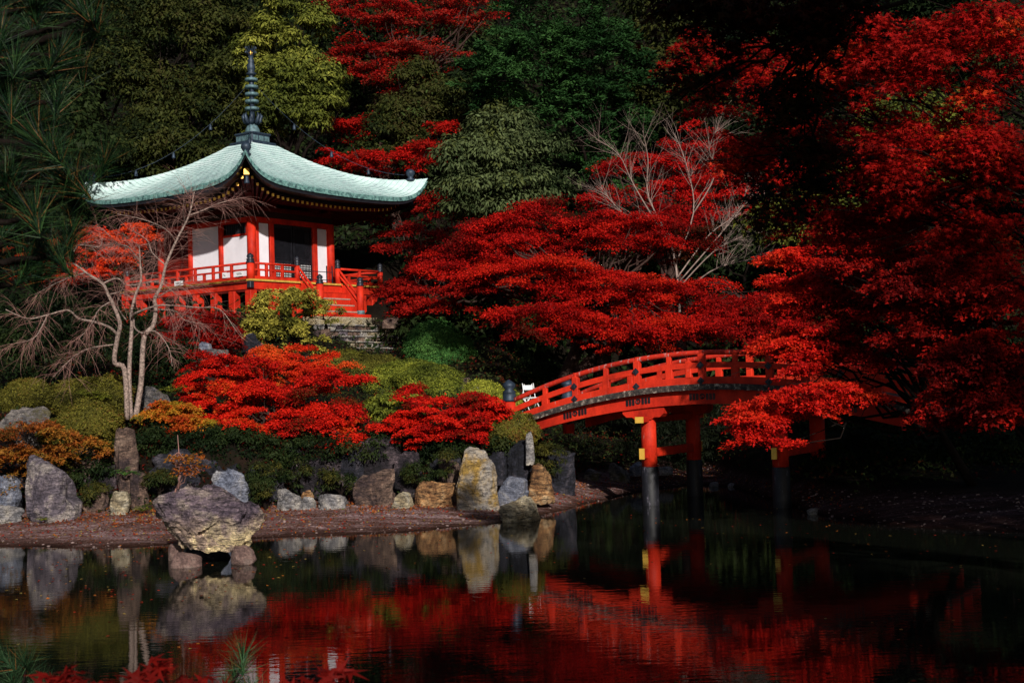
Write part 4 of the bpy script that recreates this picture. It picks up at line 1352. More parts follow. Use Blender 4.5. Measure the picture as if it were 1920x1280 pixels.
plant('maple_shrub', 'small golden orange maple beside the bare tree foot', 'maple', at(315, 830, 27.8), a, CC, M['leaf'], M['barkred'], .03, 8)
a, CC = crown([(370, 625, 38, 80, 40), (320, 640, 37, 50, 34), (300, 655, 36, 40, 30), (420, 640, 37.5, 40, 30)], 80, 420, .36, .06, DRED, 'pad', 'tri', .75, 205, .5, .2)
plant('maple_shrub', 'dark wine red maple below the pavilion deck', 'maple', at(370, 690, 37), a, CC, M['leaf'], M['barkred'], .06, 12)
a, CC = crown([(170, 480, 42, 95, 48), (60, 510, 41, 90, 34), (230, 450, 43, 50, 30), (130, 520, 41, 80, 26), (20, 500, 40, 50, 30)], 120, 380, .42, .065, ORED[:3] + [(0.6, .05, .01)], 'pad', 'tri', .75, 206, .5, .2)
plant('maple_tree', 'orange red maple behind the bare tree at left', 'maple', at(150, 640, 41), a, CC, M['leaf'], M['barkred'], .1, 18)

# ------------------------------------------------------------------ maples in the middle and right
a, CC = crown([(900, 470, 37, 95, 60), (1010, 440, 38, 120, 55), (1150, 460, 38, 130, 60), (1260, 450, 38.5, 80, 45), (860, 520, 36, 90, 30), (1000, 520, 36, 130, 40),
               (1150, 560, 36, 130, 45), (1290, 570, 36, 110, 45), (1010, 600, 35, 80, 30), (1120, 630, 35, 100, 36), (1260, 630, 35, 110, 34), (1390, 600, 35.5, 80, 50), (980, 630, 34.5, 50, 10), (1000, 400, 39, 40, 20)],
              360, 700, .60, .05, [(.05, .012, .004), (0.14, .003, .003), (.30, .005, .004), (.52, .010, .006), (.50, .022, .006)], 'pad', 'tri', .8, 301, .35, .17)
plant('maple_tree', 'great crimson maple spreading behind the bridge', 'maple', at(1090, 705, 36.5), a, CC, M['leaf'], M['barkred'], .22, 60, stems=3, trunk_to=at(1130, 520, 37))
a, CC = crown([(790, 480, 48, 70, 60), (760, 560, 46, 60, 30), (840, 400, 50, 60, 40), (730, 420, 52, 60, 70), (800, 590, 45, 70, 24), (880, 560, 44, 60, 30), (1000, 520, 46, 90, 90)], 150, 330, .6, .08, DRED, 'pad', 'tri', .8, 302, .4, .17)
plant('maple_tree', 'dark red maple in shade right of the pavilion', 'maple', at(810, 650, 47), a, CC, M['leaf'], M['barkred'], .16, 24)
a, CC = crown([(1520, 600, 23.2, 90, 60), (1500, 650, 22.8, 75, 40), (1530, 665, 22.6, 60, 32), (1490, 700, 22.5, 40, 16), (1590, 560, 23.5, 80, 50), (1650, 590, 22.8, 80, 34), (1500, 760, 22.0, 100, 28), (1430, 800, 21.8, 55, 16), (1560, 745, 22.0, 80, 26), (1450, 830, 21.8, 55, 10), (1480, 520, 24, 60, 50), (1400, 790, 21.9, 46, 10)],
              230, 520, .36, .045, [(.09, .012, .005), RED[0]] + RED[1:3] + [(0.50, .035, .010)], 'pad', 'tri', .8, 303, .4, .17)
plant('maple_tree', 'scarlet maple hanging in front of the right half of the bridge', 'maple', at(1830, 905, 24.5), a, CC, M['leaf'], M['bark'], .09, 30, trunk_to=at(1620, 560, 23.4))
a, CC = crown([(1750, 560, 21, 120, 90), (1680, 660, 21.5, 70, 40), (1830, 700, 20, 110, 60), (1880, 780, 19.5, 80, 40), (1780, 770, 20.5, 70, 30), (1880, 600, 20, 80, 90), (1620, 480, 22, 100, 60), (1770, 440, 21, 120, 70)],
              210, 460, .40, .052, [DRED[0]] + DRED + [RED[1]], 'pad', 'tri', .8, 304, .35, .2)
plant('maple_tree', 'deep red maple filling the right side above the dark bank', 'maple', at(1950, 930, 21.5), a, CC, M['leaf'], M['bark'], .1, 30, trunk_to=at(1850, 560, 20.5))
NEAR = [(1500, 170, 13.5, 110, 110), (1660, 150, 13, 130, 130), (1820, 120, 12.5, 130, 120), (1560, 330, 14, 120, 90), (1720, 330, 13, 130, 100), (1860, 340, 12.5, 100, 110), (1640, 440, 14, 110, 60), (1820, 480, 13, 110, 70), (1400, 330, 14.5, 60, 60),
        (1380, 160, 14, 60, 60), (1330, 220, 14.5, 50, 60), (1300, 120, 14.5, 40, 60), (1450, 300, 14.5, 60, 60), (1900, 560, 12.5, 60, 60), (1480, 420, 14.5, 50, 50)]
a, CC = crown(NEAR, 440, 160, .26, .042, [DRED[0], DRED[1], DRED[2], RED[0], RED[1], (.5, .05, .01)], 'pad', 'star', 1.0, 305, .25, .28)
nearm = plant('maple_tree', 'overhanging near maple with large leaves in the upper right', 'maple', (9.5, 13.0, .5), a, CC, M['leaf'], M['bark'], .09, 46, trunk_to=at(1830, 200, 12.8))
a, CC = crown([(1450, 60, 6.2, 170, 70), (1330, 150, 6.2, 80, 110), (1460, 210, 6.4, 90, 60), (1440, 400, 6.6, 60, 60), (1560, 60, 6.2, 120, 80), (1300, 30, 6.0, 90, 50), (1520, 330, 6.5, 70, 50)], 120, 44, .13, .042,
              [(0.006, .007, .002), (0.02, .012, .003), (0.05, .007, .003), (.010, .003, .002)], 'pad', 'star', 1.0, 306, .2, .4)
plant('maple_branch', 'dark silhouetted maple branch hanging at the top centre right', 'maple branch', at(1700, -60, 6.2), a, CC, M['leaf'], M['bark'], .012, 20, trunk_to=at(1430, 120, 6.3))

# ------------------------------------------------------------------ hillside trees
def hill_tree(label, lobes, pal, seed, n, nleaf, cr, leaf, style='ball', shape='tri', asp=.6, mat='leafg', cat='tree', name='evergreen_tree', bark='bark', base=None, r0=.25, nl=16, flat=.2, hollow=.6):
    a, CC = crown(lobes, n, nleaf, cr, leaf, pal, style, shape, asp, seed, hollow, flat)
    l = max(lobes, key=lambda q: q[1] + q[4])
    b = at(l[0], l[1] + l[4] * .8, l[2]) if base is None else np.array(base, float)
    b[2] = min(b[2], float(gz(np.array([b[0]]), np.array([b[1]]))[0]) + .1)
    return plant(name, label, cat, b, a, CC, M[mat], M[bark], r0, nl)


hill_tree('big dark olive broadleaf tree behind the pavilion at upper left', [(330, 100, 58, 120, 120), (210, 200, 57, 110, 110), (360, 240, 57, 110, 80), (270, 300, 56, 120, 60), (420, 60, 59, 80, 90), (180, 80, 59, 90, 90), (330, 310, 56, 110, 40), (420, 180, 57, 70, 70)], OLV2, 401, 330, 190, .75, .17, asp=.5)
hill_tree('yellow green tree right behind the bronze spire', [(545, 60, 57, 70, 65), (560, 160, 56, 75, 60), (540, 230, 56, 70, 50), (510, 110, 57, 60, 60), (590, 200, 56, 45, 40)], YGRN, 402, 150, 170, .55, .17, asp=.5)
hill_tree('dark feathery cypress at the top centre', [(1040, 40, 56, 130, 90), (1000, 130, 55, 120, 80), (1120, 140, 55, 95, 90), (1080, 230, 55, 120, 70), (1160, 220, 56, 60, 80), (920, 150, 56, 60, 50), (1130, 310, 55, 70, 50)], [(0.005, .018, .006), (.016, .048, .013), (.04, .10, .026)], 403, 420, 170, .62, .16, 'frond', asp=.42, name='cypress_tree')
hill_tree('round glossy evergreen with hanging narrow leaves beside the roof tip', [(940, 260, 45, 65, 55), (900, 320, 44, 90, 60), (990, 320, 44, 80, 60), (940, 370, 43.5, 110, 42), (870, 370, 44, 50, 40), (1030, 360, 44, 45, 40)], [(0.008, .016, .006), (.025, .038, .013), (.085, .11, .045), (.055, .065, .016)], 404, 230, 110, .50, .17, asp=.34, shape='kite')
hill_tree('mid green small-leaved tree between the red maples uphill', [(790, 180, 60, 50, 60), (760, 240, 59, 70, 50), (830, 210, 59, 50, 50), (730, 270, 58, 50, 30)], OLV2 + [(.05, .08, .02)], 405, 110, 150, .6, .15)
hill_tree('red maple on the hill at the top centre left', [(720, 40, 64, 90, 50), (800, 50, 64, 100, 40), (700, 120, 63, 90, 46), (810, 110, 63, 90, 36), (880, 20, 64, 70, 40), (760, 160, 62, 60, 30), (640, 20, 65, 50, 40)], [DRED[0], DRED[1], DRED[2], (.20, .03, .02), RED[0], RED[1]], 406, 150, 280, .75, .11, 'pad', mat='leaf', name='maple_tree', cat='maple', bark='barkred', flat=.14, hollow=.4, nl=26)
hill_tree('low crimson maple row just above the roof ridge', [(650, 300, 57, 70, 22), (740, 310, 56, 90, 22), (790, 290, 56, 45, 30), (830, 250, 57, 30, 34), (690, 250, 60, 80, 30)], [DRED[1], DRED[2], RED[1], RED[1]], 407, 90, 280, .6, .1, 'pad', mat='leaf', name='maple_tree', cat='maple', bark='barkred', hollow=.4)
hill_tree('crimson maple around the pale bare tree', [(1200, 330, 47, 90, 50), (1300, 290, 48, 70, 60), (1180, 390, 46, 90, 36), (1340, 380, 46, 80, 60), (1260, 420, 45, 100, 30)], [DRED[2], RED[0], RED[1], RED[1]], 408, 130, 280, .55, .08, 'pad', mat='leaf', name='maple_tree', cat='maple', bark='barkred')
DK = [('dark forest tree at the top left corner behind the pine', [(60, 80, 50, 140, 130), (90, 280, 48, 120, 110), (40, 400, 46, 90, 80)], 60, 0),
      ('dark tree filling the gap above the olive tree', [(190, 40, 66, 130, 80), (120, 140, 62, 90, 80), (330, 20, 68, 80, 60), (325, 105, 63, 70, 50)], 130, 0),
      ('dark tree between the olive tree and the yellow green one', [(450, 30, 66, 70, 70), (470, 200, 64, 60, 90)], 60, 0),
      ('shaded tree on the hill behind the red hill maple', [(680, 80, 72, 150, 90), (650, 180, 70, 80, 80), (830, 130, 72, 110, 80)], 100, 0),
      ('shaded tree left of the cypress foot', [(880, 210, 62, 60, 70), (700, 330, 60, 120, 40)], 70, 0),
      ('shadowy tree right of the cypress at the top', [(1250, 60, 58, 80, 90), (1230, 200, 57, 70, 90), (1330, 180, 60, 80, 110)], 110, 2),
      ('dark hillside tree behind the overhanging maple', [(1450, 120, 52, 120, 120), (1420, 300, 50, 90, 90), (1560, 260, 50, 110, 110)], 130, 0),
      ('green leaved tree glimpsed through the right maple', [(1600, 380, 38, 120, 70), (1700, 280, 40, 110, 90), (1500, 430, 38, 70, 50), (1800, 330, 38, 90, 80)], 130, 1),
      ('dark tree at the far upper right corner', [(1750, 80, 45, 130, 110), (1880, 180, 44, 100, 130), (1880, 420, 40, 90, 120)], 130, 0),
      ('shaded tree behind the great crimson maple at left', [(900, 560, 50, 110, 80), (1000, 620, 46, 90, 50), (820, 640, 46, 80, 40)], 110, 0),
      ('shaded tree behind the great crimson maple at right', [(1350, 520, 50, 150, 90), (1500, 500, 48, 110, 100), (1200, 560, 50, 120, 80), (1450, 650, 44, 150, 60)], 150, 0),
      ('dark evergreen behind the left of the pavilion', [(230, 420, 60, 130, 70), (120, 430, 54, 90, 60), (330, 420, 60, 80, 70)], 100, 0),
      ('black shaded evergreen at the right edge over the bank', [(1700, 720, 32, 130, 90), (1880, 740, 30, 110, 90), (1580, 800, 33, 90, 60)], 120, 0)]
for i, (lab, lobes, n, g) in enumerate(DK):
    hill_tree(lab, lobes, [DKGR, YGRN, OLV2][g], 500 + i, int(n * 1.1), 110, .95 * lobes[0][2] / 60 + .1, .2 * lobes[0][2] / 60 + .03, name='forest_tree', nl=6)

# unseen trees added off-frame to shade right bank, near water and hanging branch
for i, (lab, lobes, b) in enumerate([
        ('tall evergreen on the near bank behind the viewer', [(4.6, -3.0, 7.4, 2.6, 2.6, 2.4), (7.5, -3.5, 8, 2.6, 3, 3)], (5.5, -4, .7)),
        ('tall evergreen on the right bank beside the pond', [(12.6, 11.5, 8, 3.0, 3.6, 4.0), (15, 14, 10, 4, 4.5, 4.5), (13, 7, 9, 3.4, 4, 4)], (13.5, 11, .4)),
        ('spreading evergreen further along the right bank', [(20.5, 18, 8, 4.5, 4, 6.5), (23, 10, 10, 5, 5, 7)], (20, 17, .5))]):
    a, CC = crown(lobes, 170, 80, 1.1, .34, DKGR, 'ball', 'kite', .7, 600 + i, .4, world=True, front=False)
    plant('evergreen_tree', lab, 'tree', b, a, CC, M['leafg'], M['bark'], .3, 14)


# ------------------------------------------------------------------ bare trees
def twigs_from(mb, pts, r0, rs, n, length, droop, spread=0.9, up=0.0, sub=3, side=4):
    """fine drooping twigs along a limb"""
    pts = np.array(pts)
    seg = np.linalg.norm(np.diff(pts, axis=0), axis=1)
    cum = np.concatenate([[0], np.cumsum(seg)])
    for k in range(n):
        s = cum[-1] * (0.15 + 0.85 * rs.rand())
        i = min(len(seg) - 1, np.searchsorted(cum, s) - 1)
        t = (s - cum[i]) / max(seg[i], 1e-6)
        p = pts[i] * (1 - t) + pts[i + 1] * t
        d = nrm(nrm(pts[i + 1] - pts[i]) * 0.7 + nrm(rs.randn(3)) * spread * np.array([1, .8, .7]) + np.array([0, 0, up]))
        L = length * (0.45 + 0.9 * rs.rand())
        path = [p]
        for j in range(6):
            d = nrm(d + np.array([0, 0, -droop]) * (0.10 + 0.06 * j) + rs.randn(3) * 0.11)
            path.append(path[-1] + d * L / 6)
        mb.tube(path, [r0 * (1 - .82 * j / 6) for j in range(7)], side, False)
        for q in range(sub):
            j = 1 + rs.randint(4)
            dd = nrm(nrm(path[j + 1] - path[j]) + nrm(rs.randn(3)) * .7)
            pp = [path[j]]
            for e in range(4):
                dd = nrm(dd + np.array([0, 0, -droop]) * .12 + rs.randn(3) * .12)
                pp.append(pp[-1] + dd * L * .13)
            mb.tube(pp, [r0 * .5 * (1 - .7 * e / 4) for e in range(5)], 3, False)


def smooth_path(pts, sub=4):
    pts = np.array(pts)
    out = []
    n = len(pts)
    for i in range(n - 1):
        p0, p1, p2, p3 = pts[max(i - 1, 0)], pts[i], pts[i + 1], pts[min(i + 2, n - 1)]
        for j in range(sub):
            t = j / sub
            out.append(.5 * ((2 * p1) + (-p0 + p2) * t + (2 * p0 - 5 * p1 + 4 * p2 - p3) * t * t + (-p0 + 3 * p1 - 3 * p2 + p3) * t ** 3))
    out.append(pts[-1])
    return out


def z6(L, D0, D1):
    """points read in an enlarged view of the left of the photograph"""
    n = len(L)
    return smooth_path([at(x / 2.91, 360 + y / 2.91, D0 + (D1 - D0) * i / (n - 1)) for i, (x, y) in enumerate(L)])


rs = np.random.RandomState(77)
root = empty('bare_tree', at(244, 784, 27.6), 0, 'leafless weeping tree with three pale trunks at the left', 'bare tree')
off = np.array(root.location)
trunks = [([(695, 1240), (680, 970), (625, 930), (640, 800), (655, 720), (620, 620), (590, 560), (560, 500), (470, 440), (385, 370), (350, 300)], 27.6, 26.6, .048, .008),
          ([(715, 1235), (705, 1000), (715, 800), (720, 720), (715, 665), (740, 560), (770, 480), (765, 380), (760, 290)], 27.8, 28.2, .042, .007),
          ([(738, 1235), (770, 1040), (785, 800), (835, 730), (850, 640), (845, 580), (880, 510), (905, 400), (960, 270), (1030, 130), (1060, 0)], 27.5, 28.0, .05, .008)]
limbs = [([(650, 790), (600, 740), (520, 710), (430, 690), (370, 645), (260, 670), (150, 690), (30, 640)], 27.4, 25.8, .045),
         ([(720, 690), (740, 660), (860, 620), (960, 620), (1080, 630), (1200, 640), (1290, 760)], 27.9, 26.5, .035),
         ([(730, 690), (735, 740), (780, 770), (850, 760), (920, 850), (940, 950)], 27.9, 27, .03),
         ([(560, 500), (640, 470), (700, 510), (860, 490), (960, 560)], 27, 27.2, .025),
         ([(1030, 130), (1120, 95), (1200, 60), (1330, 30)], 28, 28.6, .025),
         ([(1010, 170), (1000, 80), (1020, 0)], 28, 27.4, .02),
         ([(260, 670), (230, 730), (180, 800), (60, 830)], 26.2, 25.6, .02),
         ([(640, 830), (500, 850), (400, 900), (290, 1010)], 27.5, 26.4, .022),
         ([(600, 600), (540, 640), (500, 720), (430, 800)], 27.0, 26.2, .02),
         ([(470, 440), (400, 460), (300, 500), (190, 560)], 26.8, 25.8, .02),
         ([(385, 370), (430, 290), (540, 300), (560, 240)], 26.7, 27, .018),
         ([(765, 380), (700, 300), (640, 280), (560, 200)], 28.2, 27.6, .02),
         ([(905, 400), (830, 330), (800, 260), (700, 200)], 28, 28.5, .02),
         ([(845, 580), (920, 540), (1000, 500), (1060, 520)], 27.9, 27.2, .02),
         ([(590, 560), (660, 540), (690, 490), (780, 440)], 27.1, 26.6, .02),
         ([(690, 700), (640, 620), (660, 560), (670, 545)], 27.8, 27.4, .02),
         ([(960, 270), (900, 200), (780, 150), (640, 120)], 28, 27, .02),
         ([(850, 640), (960, 650), (1010, 700), (1120, 720)], 27.9, 27, .018)]
tw = MB()
for (L, a_, b_2, r0, r1) in trunks:
    P = [p - off for p in z6(L, a_, b_2)]
    n = len(P)
    MB().tube(P, [r0 * (1 - i / n) ** .8 + r1 for i in range(n)], 9).build('trunk', M['barkpale'], root, True)
    twigs_from(tw, P[n // 2:], .0034, rs, 44, .75, .45)
for (L, a_, b_2, r0) in limbs:
    P = [p - off for p in z6(L, a_, b_2)]
    n = len(P)
    MB().tube(P, [r0 * .72 * (1 - .8 * i / n) for i in range(n)], 7).build('limb', M['barkpale'], root, True)
    twigs_from(tw, P, .0034, rs, 30, .62, .6)
tw.build('twigs', M['twig'], root, kind='stuff')

# pale bare tree uphill
b0 = at(1275, 600, 42)
root = empty('bare_tree', b0, 0, 'pale leafless tree rising above the crimson maple', 'bare tree')
mb, tw = MB(), MB()
mains = [[(1275, 600), (1262, 470), (1216, 370), (1215, 300), (1205, 245)], [(1262, 470), (1190, 350), (1160, 290), (1118, 262)], [(1265, 500), (1300, 400), (1290, 320), (1265, 250)],
         [(1270, 520), (1330, 440), (1380, 400), (1410, 330)], [(1272, 540), (1340, 470), (1400, 440), (1440, 425)], [(1272, 560), (1330, 510), (1390, 490), (1440, 482)],
         [(1265, 500), (1250, 430), (1170, 400), (1125, 350)], [(1300, 400), (1340, 330), (1330, 280), (1345, 240)], [(1272, 530), (1350, 440), (1400, 380), (1430, 370)]]
for i, L in enumerate(mains):
    n0 = len(L)
    P = [p - b0 for p in smooth_path([at(x, y, 42 + .5 * math.sin(i * 2 + k)) for k, (x, y) in enumerate(L)])]
    n = len(P)
    r0 = .042 if i == 0 else .024
    MB().tube(P, [r0 * (1 - .85 * k / n) for k in range(n)], 6).build('trunk' if i == 0 else 'limb', M['twigpale'], root, True)
    twigs_from(tw, P[3:], .0065, rs, 24, 1.2, -.1, .8, .35, 3)
tw.build('twigs', M['twigpale'], root, kind='stuff')

# sapling on the boulder
b0 = at(328, 958, 20.0)
a, CC = crown([(345, 868, 20, 50, 14), (305, 880, 20, 14, 14), (360, 888, 20, 40, 10)], 16, 26, .16, .05, RUST, 'pad', 'tri', .7, 210, .3, .3)
plant('sapling', 'thin reddish sapling growing from the top of the boulder', 'sapling', b0, a, CC, M['leaf'], M['twig'], .022, 10, trunk_to=at(333, 815, 20))


# ------------------------------------------------------------------ pines in the foreground
def pine(name, label, cat, tufts, base, seed, ln=.12, pal=None, per=150, stemr=.02, hub=None):
    rs = np.random.RandomState(seed)
    root = empty(name, base, 0, label, cat)
    base = np.array(base, float)
    Cs, Ds, Ls, cols = [], [], [], []
    st = MB()
    for (px, py, D, sc_) in tufts:
        c = at(px, py, D)
        ax = nrm(np.array([rs.randn() * .45 + .1, rs.randn() * .4, .75]))
        n = per
        d = nrm(rs.randn(n, 3) * .62 + ax * 1.0)
        s = rs.rand(n)
        Cs.append(c - ax * (s * .09 * sc_)[:, None]); Ds.append(d); Ls.append(ln * sc_ * (.75 + .4 * rs.rand(n)))
        g = np.array(pal or [(.012, .045, .014), (.03, .09, .03), (.07, .12, .03)])
        cc = g[rs.randint(len(g), size=n)] * (.6 + .8 * rs.rand(n, 1))
        bad = rs.rand(n) < .05
        cc[bad] = (.16, .07, .02)
        cols.append(cc)
        h = c - ax * .1 + np.array([-.05, .1, -.12]) if hub is None else None
        q = np.array(hub, float) if hub is not None else c + nrm(np.array([-1.0, .2, -.25])) * .4
        st.tube([p - base for p in curve_pts(q, c - ax * .02, 5, .03, .04, rs)], [stemr, stemr * .8, stemr * .6, stemr * .45, stemr * .3], 5)
    C, Dd, L, co = np.concatenate(Cs), np.concatenate(Ds), np.concatenate(Ls), np.concatenate(cols)
    Nn = np.cross(Dd, nrm(rs.randn(len(C), 3)))
    me = leaf_mesh('needles', C - base, Nn, Dd, L, np.full(len(C), .0022), co, 'tri')
    link('needles', me, M['needle'], root)
    st.build('branches', M['bark'], root, True, kind='stuff')
    return root


rs = np.random.RandomState(5)
tf = [(60, 0, 3.9, 1), (150, 20, 4.1, 1), (30, 110, 3.8, 1), (115, 95, 4.0, 1), (70, 262, 3.6, 1.25), (120, 330, 3.7, 1.15), (145, 350, 3.8, 1.0), (60, 390, 3.6, 1.2), (140, 420, 3.8, 1.1), (60, 480, 3.7, 1.1), (0, 60, 3.8, 1), (185, 45, 4.2, .9), (10, 330, 3.6, 1.2), (90, 470, 3.7, 1.1), (110, 180, 4.0, .9), (200, 300, 4.0, .8), (20, 200, 3.8, 1)]
for k in range(30):
    y = rs.rand() * 520
    x = rs.rand() * np.interp(y, [0, 100, 200, 300, 420, 520], [230, 190, 120, 150, 170, 110])
    tf.append((x - 15, y - 10, 3.9 + rs.rand() * .8, .8 + .3 * rs.rand()))
for k in range(30):
    tf.append((-250 + rs.rand() * 520, -60 - rs.rand() * 300, 3.6 + rs.rand() * 1.4, 1.1))
pine('pine_tree', 'dark long-needled pine boughs hanging close at the left edge', 'pine', tf, (-3.2, 4.6, .6), 31, .115, [(.002, .007, .004), (.006, .024, .009), (.024, .058, .016)], 230)
tk = MB().tube([(0, 0, -.2), (.15, .1, 1.4), (.0, .0, 2.6), (.25, -.2, 3.6), (.1, -.3, 4.6)], [.11, .10, .08, .06, .04], 9).build('trunk', M['bark'], bpy.data.objects['pine_tree'], True)
pine('young_pine', 'young pine tip poking up at the bottom centre left', 'pine', [(455, 1222, 4.0, .8), (440, 1262, 4.0, .7), (425, 1285, 4.0, .6), (470, 1290, 4.05, .8)], at(430, 1420, 4.0), 32, .115, [(.010, .035, .014), (.022, .06, .022), (.045, .09, .035)], 130, .008, at(432, 1330, 4.0))
pine('young_pine', 'young pine tip poking up at the bottom left corner', 'pine', [(45, 1240, 4.0, .85), (20, 1275, 4.0, .8), (75, 1280, 4.05, .7), (0, 1230, 4.0, .7)], at(20, 1420, 4.0), 33, .115, [(.008, .03, .012), (.02, .05, .02), (.035, .07, .03)], 140, .008, at(25, 1340, 4.0))
a, CC = crown([(270, 1288, 1.9, 110, 12), (120, 1292, 1.9, 60, 10), (380, 1296, 1.9, 60, 10), (600, 1302, 1.9, 90, 10)], 22, 9, .03, .026, [(.10, .004, .003), (.16, .006, .004)], 'pad', 'star', 1.0, 220, .2, .5)
plant('maple_shrub', 'blurred red maple leaves along the bottom edge nearest the viewer', 'maple', at(300, 1500, 1.9), a, CC, M['leaf'], None, .006, 0)

# ------------------------------------------------------------------ small things
def chair(loc, rz, label):
    r = empty('folding_chair', loc, rz, label, 'chair', 'white chairs by the bridge end')
    r.scale = (.72, .72, .72)
    MB().box(-.2, .2, -.2, .2, .40, .43, .01).build('seat', M['plastic'], r)
    MB().box(-.17, .17, .19, .21, .66, .80, .01).build('backrest', M['plastic'], r)
    for sx in (-1, 1):
        MB().tube([(sx * .19, -.22, 0), (sx * .19, .1, .42), (sx * .19, .2, .86)], .014, 6).build('leg', M['plastic'], r, True)
        MB().tube([(sx * .17, .24, 0), (sx * .17, -.16, .42)], .014, 6).build('leg', M['plastic'], r, True)
    return r


p = at(996, 735, 30.6)
chair((p[0], p[1], at(996, 718, 30.6)[2] - .62), .5, 'white folding chair right behind the left bridge post')
p = at(981, 730, 31.2)
chair((p[0], p[1], at(981, 720, 31.2)[2] - .62), -.9, 'tilted white folding chair partly hidden by the bridge post')

# fallen leaves, floating leaves, pebbles, ferns
rs = np.random.RandomState(9)
n = 4200
x = rs.uniform(-11, 6, n); y = np.interp(x, SHX, SHY) + np.abs(rs.randn(n)) * 1.5 + rs.rand(n) * 1.2
z = gz(x, y) + .012
keep = z > .01
P = np.stack([x, y, z], 1)[keep]
n = len(P)
pal = np.array([(.35, .03, .01), (.22, .02, .01), (.40, .12, .02), (.30, .20, .05), (.12, .04, .02)])
link('fallen_leaves', leaf_mesh('fl', P, np.array([0, 0, 1.0]) + rs.randn(n, 3) * .4, rs.randn(n, 3), .05 * (.6 + .7 * rs.rand(n)), .035 * np.ones(n), pal[rs.randint(5, size=n)], 'kite'), M['leaf'],
     kind='stuff', label='red and brown fallen leaves scattered on the mud shore', cat='leaves')
n = 700
x = rs.uniform(-8, 9, n); y = rs.uniform(9, 26, n)
x[:160] = rs.uniform(-7, -3, 160); y[:160] = rs.uniform(16, 22, 160)
k = gz(x, y) < -.02
P = np.stack([x, y, 0 * x + .004], 1)[k]; n = len(P)
link('floating_leaves', leaf_mesh('fl2', P, np.array([0, 0, 1.0]) + rs.randn(n, 3) * .12, rs.randn(n, 3), .05 * (.6 + .7 * rs.rand(n)), .035 * np.ones(n), pal[rs.randint(4, size=n)] * 1.2, 'kite'), M['leaf'],
     kind='stuff', label='tiny red and yellow leaves floating on the dark pond', cat='leaves')
V, F = ico(1)
x = rs.uniform(-11, 10, 2600); y = np.interp(x, SHX, SHY) + rs.rand(2600) ** .8 * 3.4
z = gz(x, y)
sz = .008 + .022 * rs.rand(2600) ** 4
PV = (V[None] * sz[:, None, None] * np.array([1.2, 1, .6]) * (0.75 + .5 * rs.rand(2600, len(V), 1)) + np.stack([x, y, z], 1)[:, None])
PF = F[None] + (np.arange(2600) * len(V))[:, None, None]
link('pebbles', np_mesh('pebbles', PV.reshape(-1, 3), PF, 3), plain('pebble_stone', (.20, .14, .13), .7, 0, .5, 1.5), kind='stuff', label='small pebbles strewn over the mud shore', cat='pebbles')

# hillside and bank ground cover
def cover(name, label, n, xr, yr, leaf, pal, hmax, seed, cond=None, dmin=3.0, dmax=1e3):
    rs = np.random.RandomState(seed)
    x = rs.uniform(*xr, n); y = rs.uniform(*yr, n)
    d = y - np.interp(x, SHX, SHY)
    k = (d > dmin) & (d < dmax)
    if cond is not None: k &= cond(x, y)
    x, y = x[k], y[k]
    P = np.stack([x, y, gz(x, y) + rs.rand(len(x)) ** 1.5 * hmax], 1)
    m = len(P)
    col = palette(m, pal, .5 + .6 * fbm(P * .6, 2, seed) + rs.randn(m) * .2, rs)
    L = leaf * (.6 + .8 * rs.rand(m))
    link(name, leaf_mesh(name, P, np.array([0, -.5, .8]) + rs.randn(m, 3) * .6, rs.randn(m, 3), L, L * .6, col, 'tri'), M['leafg'], kind='stuff', label=label, cat='ground cover')


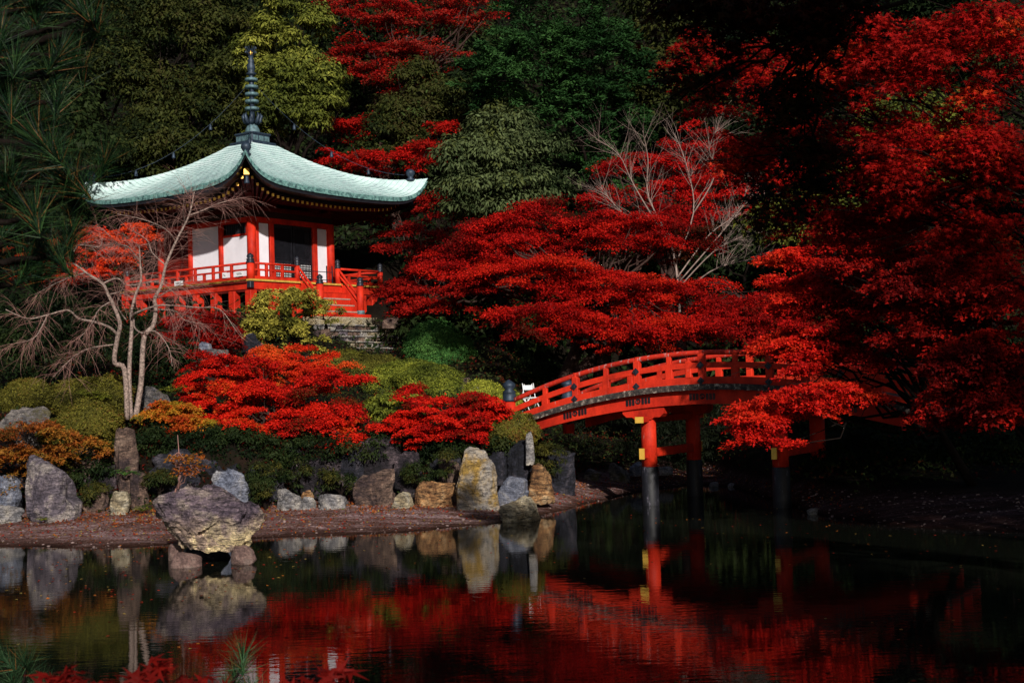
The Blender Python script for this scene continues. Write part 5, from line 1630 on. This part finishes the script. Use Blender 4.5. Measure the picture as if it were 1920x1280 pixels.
cover('ground_cover', 'low dark leaf cover on the garden bank', 60000, (-17, 14), (25, 46), .08, DKGR + [OLIVE[0], DRED[0]], .3, 41)
cover('ivy', 'dark ivy clinging to the steep bank above the rocks', 60000, (-14, 3), (25, 32), .065, DKGR[:2] + [DRED[0], DKGR[1]], .2, 43, None, 3.7, 5.6)
cover('weeds', 'small weeds and moss along the foot of the shore rocks', 9000, (-12, 1), (24, 30), .035, [OLIVE[1], RUST[1], LIME[1], DRED[1]], .05, 44, lambda x, y: vnoise(np.stack([x * 1.3, y * 2, 0 * x], 1), 6) > 0.05, 2.2, 3.6)
cover('leaf_litter', 'drifts of brown and red leaf litter between the shore rocks', 16000, (-12, 1.5), (24, 31), .05, [(.05, .02, .01), (.16, .03, .01), (.28, .08, .02), (.10, .05, .02)], .03, 45, lambda x, y: vnoise(np.stack([x * .9, y * 1.5, 0 * x], 1), 8) > -0.1, 1.9, 3.9)
cover('undergrowth', 'dark undergrowth on the wooded hillside', 90000, (-32, 30), (44, 85), .24, DKGR, .8, 42, lambda x, y: np.hypot(x + 9.1, y - 49.8) > 5.3)


def fern(px, py, D, label, s=1.0, pal=LIME, seed=1):
    rs = np.random.RandomState(seed)
    c = at(px, py, D)
    P, Nn, Dd, L = [], [], [], []
    for k in range(9):
        a = rs.rand() * 6.28
        d = np.array([math.cos(a), math.sin(a) * .7 - .2, .9])
        q = c.copy()
        for j in range(12):
            d = nrm(d + np.array([0, 0, -.14]))
            q = q + d * .035 * s
            for sd in (-1, 1):
                s_ = nrm(np.cross(d, (0, 0, 1.0)) + 1e-4) * sd
                P.append(q); Nn.append(np.array([0, -.2, 1.0]) + rs.randn(3) * .15); Dd.append(s_ + d * .5); L.append(.10 * s * (1 - j / 14))
    P, Nn, Dd, L = map(np.array, (P, Nn, Dd, L))
    col = palette(len(P), pal, rs.rand(len(P)), rs)
    r = link('fern', leaf_mesh('fern', P - c, Nn, Dd, L, L * .35, col, 'kite'), M['leaf'], None, loc=c, label=label, cat='fern')


fern(165, 742, 27.6, 'bright green fern on the clipped azalea mound', 1.0, LIME, 1)
fern(192, 748, 27.5, 'small fern right of the bright one on the mound', .8, LIME, 2)
fern(325, 735, 27.6, 'light green fern beside the grey rock', 1.0, LIME, 3)
fern(235, 890, 26.0, 'green fern in the dark bank near the brown rock', .9, GREEN + [LIME[1]], 4)
fern(270, 957, 25.6, 'green weed at the foot of the rocks by the boulder', .7, LIME, 5)
fern(248, 788, 27.2, 'yellow green weed at the foot of the bare tree', .8, YELL, 6)
fern(665, 722, 31, 'yellow sprig between the maple and the azaleas', .9, YELL, 7)
fern(80, 975, 25.2, 'green weed at the foot of the tall left rock', .5, LIME, 8)
